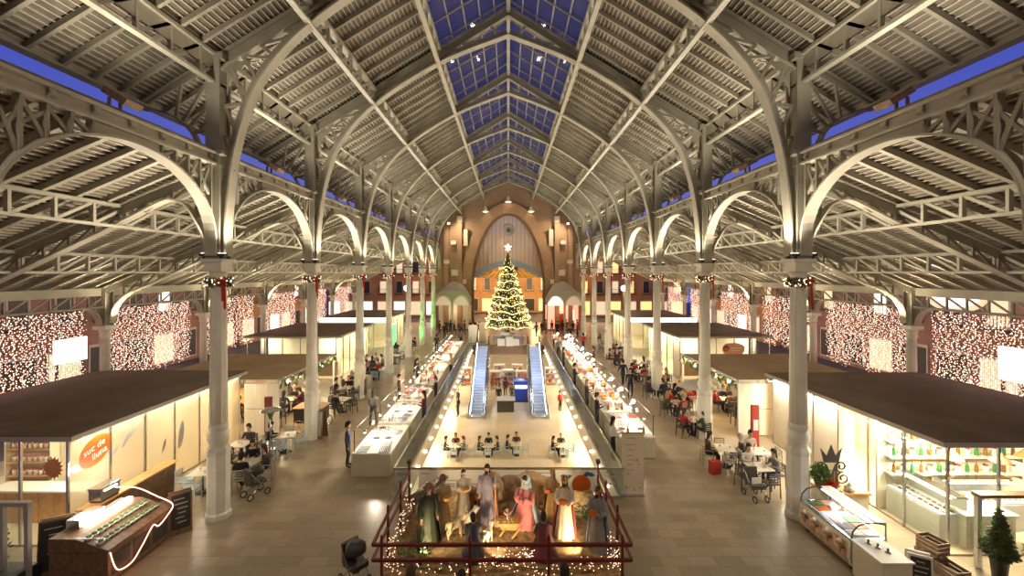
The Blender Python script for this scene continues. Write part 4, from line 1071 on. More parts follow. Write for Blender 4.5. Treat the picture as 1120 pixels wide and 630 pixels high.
MB().box(-.18, .18, -.3, .3, .06, .38).build('body', 'chrome', t); MB().box(-.2, .2, -.32, .32, .38, .42).build('top_tray', 'chrome', t); MB().box(-.16, .16, -.28, .28, 0, .06).build('base', 'dark', t); MB().box(.18, .20, -.2, .2, .3, .34).build('lamp', 'strip', t)
# juice display counter
J = thing('juice_display_counter', (-10.72, 11.45, 0), 0, 'dark wood fruit display counter with pink neon tube before the juice kiosk', 'counter')
J.scale = (1, .76, 1)
m = MB().box(-.75, .72, -1.25, 1.3, .05, .82); m.build('body', 'brownwood', J)
m = MB().ext([(-.75, .84), (.75, .84), (.75, .90), (-.1, 1.18), (-.75, 1.18)], -1.28, 1.32, 'XZ'); m.build('sloped_top', 'brownwood', J)
for i in range(3): MB().box(.72, .735, -1.1+i*.8, -.45+i*.8, .2, .7).build('front_panel', 'dark', J)
o = MB().cbox((-.25, .15, 1.27), (.14, 1.7, .12)).build('lit_rail', 'strip', J)
MB().cbox((-.55, -.3, 1.30), (.35, .9, .22)).build('steel_bin', 'chrome', J)
MB().box(-.1, .7, -1.27, -1.25, .9, 1.2).build('glass_end', 'boothglass', J)
N = [(.80, -1.28, .85), (.82, -1.15, .45), (.82, -.95, .25), (.82, -.5, .22), (.82, -.1, .45), (.82, .35, .78), (.82, .6, .66), (.82, 1.0, .78), (.82, 1.25, 1.0), (.3, 1.34, 1.2), (-.3, 1.34, 1.45), (-.7, 1.0, 1.6)]
MB().tube(crom(N, 6), .015, 6).build('neon_tube', 'neon', J)
rg = random.Random(4); fr = None
for i in range(12):
    for j in range(2):
        loc = (-10.72+.15+j*.3, 11.45-.85+i*.15, 1.10-.1*j)
        lab = f'green fruit tub in the {["upper","lower"][j]} row of the display counter, {i+1} from its near end'
        if fr is None:
            fr = thing('fruit_tub', loc, 0, lab, 'fruit tub', 'fruit tubs on the display counter'); MB().lathe([(.06, 0), (.085, .07)], 10).build('tub', 'white', fr); m = MB()
            for q in range(5): m.ball((.035*math.cos(q*1.26), .035*math.sin(q*1.26), .08), .035, 6)
            m.build('fruit', 'leaf', fr)
        else: clone(fr, loc, 0, lab)
light('AREA', (-10.9, 11.5, 1.9), 30, WHITE, .3, (-10.8, 11.5, 1.0), size_y=1.8)
light('POINT', (-12.0, 12.9, 1.8), 30, WHITE, .1)
# A-boards
def board(loc, rz, h, lab, body='chalk', frame='brownwood'):
    t = thing('chalkboard_sign', loc, rz, lab, 'A-board'); w_ = h*.46
    for sgn in (-1, 1):
        f = MB().cbox((0, sgn*.14, h/2), (w_, .035, h), 0, 0, sgn*.11).build('frame', frame, t); f['label'] = 'front leaf' if sgn < 0 else 'rear leaf'
        MB().cbox((0, sgn*.155, h/2+.05), (w_-.1, .03, h-.22), 0, 0, sgn*.11).build('writing_board', body, f)
    m = MB(); rgb = random.Random(int(h*100))
    for i in range(6):
        l = w_*rgb.uniform(.3, .6); z = h*.85-i*h*.11; m.cbox((rgb.uniform(-.05, .05), -.172-(z-h/2-.05)*-.11, z), (l, .006, .02), 0, 0, -.11)
    m.build('chalk_strokes', 'chalkline', t)
    return t
board((-11.85, 11.05, 0), .55, 1.4, 'tall chalkboard sign at the near end of the juice counter')
board((-9.95, 12.75, 0), .75, 1.2, 'chalkboard sign at the far end of the juice counter by the column')
board((-9.2, 26.4, 0), .1, 1.15, 'wood-framed chalkboard standing against the third left column')
board((-8.95, 20.0, 0), -.4, 1.3, 'grey menu board leaning beside the second left column', 'greyprint')
board((10.0, 10.25, 0), -.5, 1.0, 'white framed crate-like board beside the till counter on the right', 'chalk', 'white')
# frame screen with plants at the lower left
t = thing('planter_screen', (-12.5, 10.4, 0), 0, 'dark framed glass screen with potted plants at the lower left corner', 'screen')
for x in (-1.2, -.0, .62): MB().box(x-.05, x+.05, -.05, .05, 0, 2.1).build('post', 'greyprint', t)
MB().box(-1.25, .67, -.06, .06, 2.06, 2.16).build('top_rail', 'greyprint', t); MB().box(-1.2, .6, -.01, .01, .5, 2.05).build('glass_pane', 'glass', t); MB().box(-1.2, .62, -.25, .25, 0, .5).build('planter_box', 'dark', t)
def leafy(name, parent, c, r, h, n, seed, material='leaf', sz=.12, petals=0):
    rg = random.Random(seed); m = MB()
    for i in range(n):
        q = rg.random()*6.28; u = rg.random()**.6; p = Vector((c[0]+r*u*math.cos(q), c[1]+r*u*math.sin(q), c[2]+h*rg.random())); d = Vector((rg.uniform(-1, 1), rg.uniform(-1, 1), rg.uniform(-.2, 1))).normalized(); e = d.cross(Vector((rg.random(), rg.random(), rg.random()))).normalized()
        m.add([p, p+d*sz*.5+e*sz*.25, p+d*sz, p+d*sz*.5-e*sz*.25], [(0, 1, 2, 3)], 1 if rg.random() < petals else 0)
    o = m.build(name, [material, 'petal'], parent, recalc=False); o['kind'] = 'stuff'; return o
leafy('foliage', t, (-.6, 0, .5), .5, .9, 260, 1, petals=.18)
def potted(name, loc, h, r, lab, petals=0, n=160, pot='brownwood', conical=False):
    t = thing(name, loc, 0, lab, 'plant'); ph = h*.28
    MB().lathe([(r*.45, 0), (r*.62, ph), (r*.66, ph), (r*.66, ph+.03)], 12).build('pot', pot, t); MB().lathe([(.03, ph*.8), (.015, h*.9)], 6).build('stem', 'bark', t)
    if conical:
        m = MB(); rg = random.Random(3)
        for i in range(n):
            f = 1-math.sqrt(rg.random()); z = ph+.1+(h-ph-.1)*f; q = rg.random()*6.28; rr = r*(1-f)*rg.uniform(.5, 1.05); p = Vector((rr*math.cos(q), rr*math.sin(q), z)); d = Vector((math.cos(q), math.sin(q), rg.uniform(-.5, .4))).normalized(); m.bar(p-d*.06, p+d*.08, .05, .012)
        o = m.build('foliage', 'needle', t, recalc=False); o['kind'] = 'stuff'
    else: leafy('foliage', t, (0, 0, ph), r, h-ph, n, 5, petals=petals, sz=.16)
    return t
# ------------------------------------------------------------------ near right kiosk
K1R = pavilion('bakery_kiosk', 1, 11.9, 19.2, 11.5, 19.5, 'bright glass bakery kiosk with dark flat roof on the near right', ['glass', 'glass', 'glass', 'cream', 'cream', 'cream'], power=1100)
bw = wp(MB().box(12.2, 17.5, 13.9, 13.98, 0, 3.0), 'inner_wall', 'cream', K1R)
wp(MB().box(12.22, 12.24, 14.9, 15.3, .1, 2.7), 'wall_light_panel', 'panel', K1R)
m = MB()
for i in range(90):
    y = 11.7+i*.085; m.octa((11.87, y, 2.98-.10*abs(math.sin(i*.7))-.02), .025)
tag(wp(m, 'icicle_bulbs', 'bulb', K1R), kind='stuff')
bt = [None, None, None]
for zi, z in enumerate((1.30, 1.85, 2.35)):
    t = thing('wall_shelf', (14.6, 13.75, z), 0, f'{["lowest","middle","top"][zi]} white wall shelf of bottles inside the bakery kiosk', 'shelf', 'bottle shelves of the bakery kiosk')
    MB().box(-2.2, 2.2, -.14, .14, -.05, 0).build('board', 'cream', t); MB().box(-2.1, -2.05, -.1, .14, -.2, -.05).box(2.05, 2.1, -.1, .14, -.2, -.05).build('brackets', 'chrome', t)
    for i in range(14):
        kd = (i*5+zi) % 3; x = 12.6+i*.3; lab = f'{["amber bottle","green bottle","white jar with red lid"][kd]} on the {["lowest","middle","top"][zi]} bakery shelf, {i+1} from its left end'
        if bt[kd] is None:
            b = thing(['amber_bottle', 'green_bottle', 'jar'][kd], (x, 13.75, z), 0, lab, ['bottle', 'bottle', 'jar'][kd], 'bottles and jars on the bakery shelves'); bt[kd] = b
            if kd < 2: MB().lathe([(.045, 0), (.05, .02), (.05, .2), (.018, .28), (.018, .34)], 10).build('glass_body', ['brown_glass', 'greenglass'][kd], b); MB().lathe([(.022, .33), (.022, .37)], 8).build('cap', 'orange', b)
            else: MB().lathe([(.07, 0), (.075, .02), (.075, .2), (.06, .22)], 12).build('jar_body', 'white', b); MB().lathe([(.065, .22), (.065, .26)], 12).build('lid', 'red', b)
        else: clone(bt[kd], (x, 13.75, z), 0, lab)
def deli(loc, L, rz, lab, base='white'):
    t = thing('deli_display_case', loc, rz, lab, 'display case')
    MB().box(-L/2, L/2, -.4, .4, 0, .85).build('base', base, t); MB().box(-L/2, L/2, -.38, .38, .85, .90).build('tray', 'cool_in', t)
    P = [(-.38, .9), (-.40, 1.1), (-.25, 1.32), (.1, 1.36)]
    MB().ext([(a, b) for a, b in P]+[(a*.97, b-.012) for a, b in reversed(P)], -L/2, L/2, 'YZ').build('curved_glass', 'boothglass', t); MB().box(-L/2, L/2, .08, .4, 1.34, 1.38).build('top_shelf', 'chrome', t); MB().box(-L/2, L/2, .36, .4, .9, 1.34).build('back', 'white', t)
    m = MB(); rg = random.Random(int(L*10))
    for i in range(int(L*6)):
        for j in range(2): m.ball((-L/2+.1+i/6, -.2+j*.25, .94), .06, 6, sc_=(1.2, .9, .6), mi=rg.randrange(3))
    o = m.build('pastries', ['wood', 'brownwood', 'cream'], t); o['kind'] = 'stuff'
    MB().box(-L/2+.05, L/2-.05, -.02, .02, 1.31, 1.33).build('lamp_tube', 'strip', t)
    return t
deli((12.75, 12.9, 0), 1.7, rad(-90), 'pastry display case just inside the bakery side glass')
deli((14.6, 13.0, 0), 2.2, 0, 'white deli display case across the middle of the bakery kiosk')
t = thing('serving_counter', (13.6, 12.1, 0), 0, 'pale serving counter at the front corner inside the bakery kiosk', 'counter')
MB().box(-.7, .7, -.25, .25, 0, .95).build('body', 'cream', t); MB().box(-.75, .75, -.3, .3, .95, 1.0).build('top', 'white', t); MB().box(-.6, .6, -.262, -.25, .15, .8).build('front_panel', 'plaster', t)
for i, (x, y) in enumerate(((13.2, 12.5), (14.4, 12.3), (15.5, 12.6))):
    t = thing('pendant_lamp', (x, y, 2.3), 0, f'{["left","middle","right"][i]} small dark pendant lamp inside the bakery kiosk', 'lamp', 'bakery pendant lamps')
    MB().lathe([(.03, .26), (.1, .16), (.24, .02), (.25, 0)], 14, cap=False).build('shade', 'wood', t); MB().bar((0, 0, .25), (0, 0, .72), .015, .015).build('cord', 'dark', t); MB().ball((0, 0, .06), .06, 8).build('bulb', 'star', t)
# ice cream cabinet in front
g = thing('ice_cream_cabinet', (9.45, 11.95, 0), 0, 'curved-glass ice cream cabinet with printed cone pictures beside the right column', 'ice cream cabinet')
prof = [(-.45, .12), (-.52, .35), (-.50, .80), (.45, .80), (.45, .12)]
MB().ext(prof, -.95, .95, 'XZ').build('body', 'cream', g)
m = MB().ext([(-.475, .16), (-.535, .36), (-.52, .70), (-.51, .70), (-.52, .36), (-.46, .16)], -.85, .85, 'XZ'); m.build('printed_front', 'icecream', g)
m = MB()
for i, y in enumerate((-.65, -.2, .3, .7)):
    for j in range(3): m.ball((-.53, y+(j-1)*.09, .55+(j % 2)*.08), .075, 8, mi=j)
    m.lathe([(.02, -.2), (.075, 0)], 8, c=(-.53, y, .52), mi=3)
m.build('printed_cones', ['brownwood', 'cream', 'pinkish', 'wood'], g)
MB().box(-.5, .45, -.97, .97, .80, .86).build('rim', 'chrome', g)
MB().box(-.42, .38, -.9, .9, .855, .865).build('chilled_well', 'cool_in', g)
tm = ['cream', 'brownwood', 'pinkish', 'white', 'orange', 'leaf']
for i in range(6):
    MB().box(-.38, -.02, -.86+i*.29, -.60+i*.29, .865, .90).build('ice_cream_tub', tm[i], g)
    MB().box(.02, .36, -.86+i*.29, -.60+i*.29, .865, .90).build('ice_cream_tub', tm[(i+3) % 6], g)
P = [(-.48, .86), (-.44, 1.05), (-.30, 1.2), (-.05, 1.27), (.2, 1.27)]
MB().ext(P+[(a+.012, b-.012) for a, b in reversed(P)], -.95, .95, 'XZ').build('curved_glass', 'boothglass', g)
for y in (-.95, .95): MB().tube([(a, y, b) for a, b in P]+[(.42, y, 1.22), (.42, y, .86)], .018, 6).build('glass_frame', 'dark', g)
MB().box(.15, .44, -.95, .95, 1.24, 1.29).build('top_shelf', 'white', g); MB().box(.1, .14, -.9, .9, 1.2, 1.235).build('lamp_tube', 'coolstrip', g)
m = MB()
for x in (-.35, .3):
    for y in (-.8, .8): m.lathe([(.05, 0), (.05, .13)], 8, c=(x, y, 0))
m.build('feet', 'dark', g)
light('AREA', (9.5, 11.95, 1.2), 12, (.85, .92, 1), .3, (9.4, 11.95, .8), size_y=1.6)
t = thing('till_counter', (9.3, 10.5, 0), 0, 'cream box counter with three bells in front of the ice cream cabinet', 'counter')
MB().box(-.36, .36, -.45, .42, 0, .86).build('body', 'cream', t); MB().box(-.4, .4, -.48, .44, .86, .90).build('top', 'white', t)
for i in range(3):
    b = thing('service_bell', (9.2+.09*i, 10.75-.18*i, .90), 0, f'{["farthest","middle","nearest"][i]} little steel stand on the cream till counter', 'stand', 'little stands on the till counter')
    MB().lathe([(.07, 0), (.06, .02), (.015, .05)], 12).build('base', 'chrome', b); MB().lathe([(.012, .04), (.03, .08), (.012, .12)], 8).build('knob', 'dark', b)
t = thing('plant_counter', (10.35, 13.3, 0), 0, 'pale side counter carrying plants and iron crown beside the right column', 'counter')
MB().box(-.5, .75, -.35, .4, 0, .98).build('body', 'plaster', t); MB().box(-.55, .8, -.4, .45, .98, 1.04).build('top', 'wood', t)
potted('green_fern', (9.86, 13.3, 1.04), .62, .26, 'green fern on the side counter left of the iron crown', n=240)
potted('poinsettia', (10.05, 13.03, 1.04), .24, .14, 'small red poinsettia on the side counter below the iron crown', petals=.7, n=120)
t = thing('white_teapot', (10.6, 13.05, 1.04), 0, 'small white lidded pot at the end of the side counter', 'pot')
MB().lathe([(.10, 0), (.15, .06), (.14, .14), (.07, .2)], 14).build('body', 'white', t); MB().lathe([(.08, .2), (.04, .25), (.012, .27), (.025, .3), (.005, .32)], 10).build('lid', 'white', t); MB().tube([(.13, 0, .08), (.2, 0, .1), (.23, 0, .18)], .02, 6).build('spout', 'white', t)
t = thing('iron_crown_sign', (10.32, 13.45, 1.04), 0, 'rusty iron crown and letter M with scrolls standing on the side counter', 'sign')
m = MB()
def scroll(cx, cz, r, d, turns=1.4, a0=0):
    pts = []
    for i in range(22):
        f = i/21; a = a0+d*f*turns*2*math.pi; q = r*(1-.75*f); pts.append((cx+q*math.cos(a), 0, cz+q*math.sin(a)))
    m.tube(pts, .028, 5)
for x in (-.30, .30): scroll(x*1.1, .2, .2, 1 if x > 0 else -1, a0=math.pi/2); scroll(x*.95, .56, .17, -1 if x > 0 else 1, a0=-math.pi/2)
m.build('scrolls', 'dark', t)
m = MB()
for p, q in (((-.14, 0), (-.14, .62)), ((-.14, .62), (0, .25)), ((0, .25), (.14, .62)), ((.14, .62), (.14, 0)), ((-.06, 0), (-.06, .45)), ((.06, 0), (.06, .45))): m.bar((p[0], 0, p[1]), (q[0], 0, q[1]), .05, .03)
m.build('letter_m', 'dark', t)
m = MB().ext([(-.2, .68), (.2, .68), (.3, 1.12), (.12, .88), (0, 1.22), (-.12, .88), (-.3, 1.12)], -.015, .015, 'XZ'); m.build('crown', 'dark', t); t.scale = (1.15, 1, 1.05)
for i, (x, y, z) in enumerate(((11.35, 11.3, .0), (11.35, 10.75, 0), (11.4, 11.3, .36))):
    t = thing('wooden_crate', (x, y, z), .1*i, f'{["brown wooden crate on the floor against the bakery glass","nearer brown wooden crate against the bakery glass","upper brown wooden crate stacked against the bakery glass"][i]}', 'crate', 'crates outside the bakery')
    m = MB()
    for q in range(3):
        for sx in (-.2, .2): m.box(sx-.01, sx+.01, -.25, .25, .02+q*.11, .11+q*.11)
        for sy in (-.25, .25): m.box(-.2, .2, sy-.01, sy+.01, .02+q*.11, .11+q*.11)
    m.build('slats', 'brownwood', t); MB().box(-.2, .2, -.25, .25, 0, .02).build('bottom', 'brownwood', t)
potted('small_fir_tree', (12.55, 10.75, 0), 1.8, .30, 'small dark potted fir at the lower right in front of the bakery glass', n=900, conical=True, pot='dark')
potted('grassy_plant', (13.6, 10.7, 0), 1.15, .3, 'grassy potted plant at the lower right edge beside the small fir', n=140)
t = thing('framed_menu_stand', (13.1, 11.15, 0), 0, 'dark metal frame screen with ledge at the lower right corner', 'screen')
for x in (-.65, 1.3): MB().box(x-.06, x+.06, -.05, .05, 0, 1.9).build('post', 'chrome', t)
MB().box(-.7, 1.4, -.12, .12, 1.9, 1.98).build('ledge', 'brownwood', t)
# ------------------------------------------------------------------ canopies and farther kiosks
def canopy_bar(s, nm, lab):
    k = thing('canvas_canopy', (s*13.7, 23.2, 0), 0, lab, 'canopy')
    X0_, X1_ = 10.9, 17.5
    def bx(m, xa, xb, *r):
        a, b = sorted((s*xa, s*xb)); return m.box(a, b, *r)
    wp(bx(MB(), X0_, X1_, 19.95, 26.5, 2.62, 2.70), 'canvas_roof', 'canvas', k)
    m = MB(); bx(m, X0_-.03, X0_+.03, 19.95, 26.5, 2.58, 2.74); bx(m, X0_, X1_, 19.92, 19.98, 2.58, 2.74); wp(m, 'frame', 'chrome', k)
    for x, y in ((X0_+.06, 20.0), (X0_+.06, 23.2), (X0_+.06, 26.4), (X1_-.1, 20.0), (X1_-.1, 26.4)): wp(bx(MB(), x-.05, x+.05, y-.05, y+.05, 0, 2.62), 'post', 'white', k)
    for i in range(3):
        for j in range(2):
            xa = X0_+.12+.52*i
            wp(bx(MB(), xa, xa+.5, 20.0, 20.03, .1+1.25*j, 1.32+1.25*j), 'screen_panel', 'cream', k)
    wp(bx(MB(), 15.8, 15.9, 20.2, 26.4, 0, 2.6), 'back_wall', 'red' if s > 0 else 'brownwood', k)
    wp(bx(MB(), 14.9, 15.5, 20.8, 26, 0, 1.1), 'bar', 'wood' if s < 0 else 'cream', k)
    m = MB(); rg = random.Random(9)
    for i in range(60):
        y = 20.1+i*.107; z = 2.5+.12*math.sin(i*.8)
        m.bar((s*X0_-s*.04, y, z), (s*X0_-s*.04+rg.uniform(-.1, .1), y+rg.uniform(-.1, .1), z-.22), .08, .02)
    wp(m, 'leaf_garland', 'leaf', k)
    for i in range(5):
        y = 20.6+i*1.3; o = wp(MB().ball((s*(X0_+.55), y, 2.15), .11, 8), 'globe_bulb', 'globe', k); wp(MB().bar((s*(X0_+.55), y, 2.25), (s*(X0_+.55), y, 2.62), .012, .012), 'cord', 'dark', k, o)
        light('POINT', (s*(X0_+.8), y, 2.1), 30, (1, .74, .42), .12)
    light('AREA', (s*13.5, 23.2, 2.5), 160, (1, .80, .52), 2.0)
    return k
canopy_bar(-1, 'left', 'tan canvas bar canopy with globe bulbs behind the second left column')
CR = canopy_bar(1, 'right', 'tan canvas bar canopy with cream screens behind the second right column')
K3 = pavilion('glass_kiosk', -1, 12.3, 19.3, 30.6, 38.7, 'dark-roofed lit glass kiosk in the middle of the left aisle', ['glass']*6, power=420)
K3R = pavilion('glass_kiosk', 1, 12.3, 19.3, 30.6, 38.7, 'dark-roofed kiosk with salmon oval sign in the middle of the right aisle', ['cream', 'glass', 'glass', 'glass', 'glass', 'glass'], power=480)
o = wp(MB().ext([(16.4+.82*math.cos(q)*(abs(math.cos(q))**-.35 if abs(math.cos(q)) > .01 else 1), 2.25+.44*math.sin(q)) for q in [2*math.pi*i/28+.01 for i in range(28)]], 30.62, 30.68, 'XZ'), 'oval_sign', 'pinkish', K3R)
m = MB().tube([(15.85+.2*math.cos(a)*(1-a/14), 30.6, 2.27+.24*math.sin(a)*(1-a/14)) for a in [i*.35 for i in range(26)]], .035, 5); wp(m, 'red_swirl', 'red', K3R, o)
wp(MB().box(16.2, 17.0, 30.6, 30.615, 2.28, 2.36).box(16.2, 16.9, 30.6, 30.615, 2.12, 2.17), 'sign_bands', 'cream', K3R, o)
for s, k in ((-1, K3), (1, K3R)):
    wp(MB().box(min(s*13, s*18.6), max(s*13, s*18.6), 32.6, 32.7, 0, 3), 'inner_wall', 'cream', k)
    wp(MB().box(min(s*13, s*18.6), max(s*13, s*18.6), 31.6, 32.1, 0, 1.0), 'bar_counter', 'brownwood', k)
K4 = pavilion('green_lit_kiosk', -1, 12.3, 19.3, 43.2, 52, 'kiosk with glowing green edge at the far end of the left aisle', ['glass']*6, power=200, roofmat='kroof')
wp(MB().box(-19.3, -12.25, 43.1, 43.16, 2.75, 3.18), 'lit_fascia', 'panel', K4); wp(MB().box(-19.2, -12.24, 43.05, 43.1, 2.62, 2.74), 'green_tube', 'green', K4)
wp(MB().box(-12.1, -11.9, 43.6, 44.6, .2, 2.4), 'green_banner', 'green', K4)
K4R = pavilion('far_kiosk', 1, 12.3, 19.3, 43.2, 52, 'plain lit kiosk at the far end of the right aisle', ['glass']*6, power=260)
wp(MB().box(12.25, 19.3, 43.1, 43.16, 2.75, 3.18), 'lit_fascia', 'panel', K4R)
for i, y in enumerate((45.0, 50.5)):
    t = thing('green_floodlight', (-10.3, y, 0), 0, f'{["nearer","farther"][i]} green floodlight on the floor beside the far left columns', 'floodlight', 'green floodlights')
    MB().box(-.15, .15, -.1, .1, .06, .3).build('housing', 'dark', t); MB().box(-.12, .12, -.12, -.1, .08, .28).build('lens', 'green', t); MB().box(-.1, .1, -.08, .08, 0, .06).build('foot', 'dark', t)
    light('SPOT', (-10.3, y-.3, .5), 300, (.05, 1, .12), .1, (-9.6, y+.6, 3), 110, .6)
# totems and patio heaters
for s, nm, loc, body in ((-1, 'left', (-10.95, 19.2, 0), 'maroon'), (1, 'right', (10.55, 18.0, 0), 'red')):
    t = thing('totem_sign', loc, 0, f'slim {"maroon" if s < 0 else "red"} totem sign beside the cream screens on the {nm}', 'totem')
    MB().box(-.15, .15, -.07, .07, .05, 2.15).build('body', body, t); MB().box(-.22, .22, -.15, .15, 0, .05).build('base', 'dark', t); MB().box(-.10, .10, -.08, -.07, 1.1 if s > 0 else .6, 1.55).build('white_marking', 'greyprint' if s < 0 else 'whiteprint', t)
def heater(loc, lab):
    t = thing('patio_heater', loc, 0, lab, 'patio heater', 'patio heaters')
    MB().lathe([(.24, 0), (.24, .06), (.21, .75), (.05, .80)], 14).build('gas_housing', 'chrome', t); MB().lathe([(.035, .78), (.035, 1.75)], 8).build('pole', 'chrome', t); MB().lathe([(.06, 1.72), (.16, 2.0), (.13, 2.05)], 12).build('burner', 'leaf', t); MB().lathe([(.42, 2.07), (.36, 2.12), (.05, 2.22)], 18, cap=False).build('reflector', 'chrome', t)
    return t
heater((-9.95, 17.6, 0), 'silver patio heater with wide reflector behind the nearest left column')
t = thing('white_parasol', (9.75, 21.7, 0), 0, 'small white parasol over the tables beside the right canopy', 'parasol')
MB().lathe([(1.0, 1.95), (.55, 2.15), (.04, 2.28)], 8, cap=False, smooth=False).build('canopy', 'cloth', t); MB().lathe([(.025, 0), (.025, 2.3)], 8).build('pole', 'chrome', t); MB().lathe([(.25, 0), (.25, .06), (.05, .1)], 12).build('base', 'dark', t)
t = thing('dark_cargo_cart', (-9.75, 21.0, 0), 0, 'dark boxy cart with spoked wheels beside the second left column', 'cart')
MB().box(-.75, .6, -.45, .45, .45, 1.15).build('box_body', 'dark', t); MB().box(-.8, .65, -.5, .5, 1.15, 1.2).build('wood_lid', 'wood', t)
for x in (-.45, .45):
    for y in (-.5, .5):
        wv = MB().tube([(x+.3*math.cos(q), y, .3+.3*math.sin(q)) for q in [2*math.pi*i/16 for i in range(16)]], .025, 5, closed=True)
        for i in range(6): wv.bar((x, y, .3), (x+.3*math.cos(i*1.047), y, .3+.3*math.sin(i*1.047)), .012, .012)
        wv.build('wheel', 'chrome', t)
# ------------------------------------------------------------------ figures grown from a jointed skeleton
def grow(nodes, edges, root, lv=1):
    """nodes: name -> (co, (rx, ry), slot); returns one continuous skinned mesh with material slots by limb."""
    names = list(nodes); ix = {n: i for i, n in enumerate(names)}
    me = bpy.data.meshes.new('skeleton'); me.from_pydata([nodes[n][0] for n in names], [(ix[a], ix[b]) for a, b in edges], [])
    ob = bpy.data.objects.new('skeleton', me); COL.objects.link(ob)
    md = ob.modifiers.new('skin', 'SKIN'); md.branch_smoothing = .3; md.use_smooth_shade = True
    for i, n in enumerate(names):
        sv = me.skin_vertices[0].data[i]; r = nodes[n][1]; sv.radius = r if isinstance(r, tuple) else (r, r); sv.use_root = (n == root)
    sd = ob.modifiers.new('sub', 'SUBSURF'); sd.levels = lv; sd.render_levels = lv
    dg = bpy.context.evaluated_depsgraph_get(); out = bpy.data.meshes.new_from_object(ob.evaluated_get(dg))
    bpy.data.objects.remove(ob); bpy.data.meshes.remove(me)
    segs = [(Vector(nodes[a][0]), Vector(nodes[b][0]), nodes[b][2]) for a, b in edges]
    out.materials.clear()
    for q in ('skin', 'dark', 'dark', 'escdark'): out.materials.append(M[q])
    for p in out.polygons:
        c = p.center; best = 9; sl = 0
        for a, b, k in segs:
            d = b-a; t = max(0, min(1, (c-a).dot(d)/max(1e-9, d.length_squared))); q = (c-a-d*t).length
            if q < best: best = q; sl = k
        p.material_index = sl; p.use_smooth = True
    return out
SK, TP, BT, SH = 0, 1, 2, 3
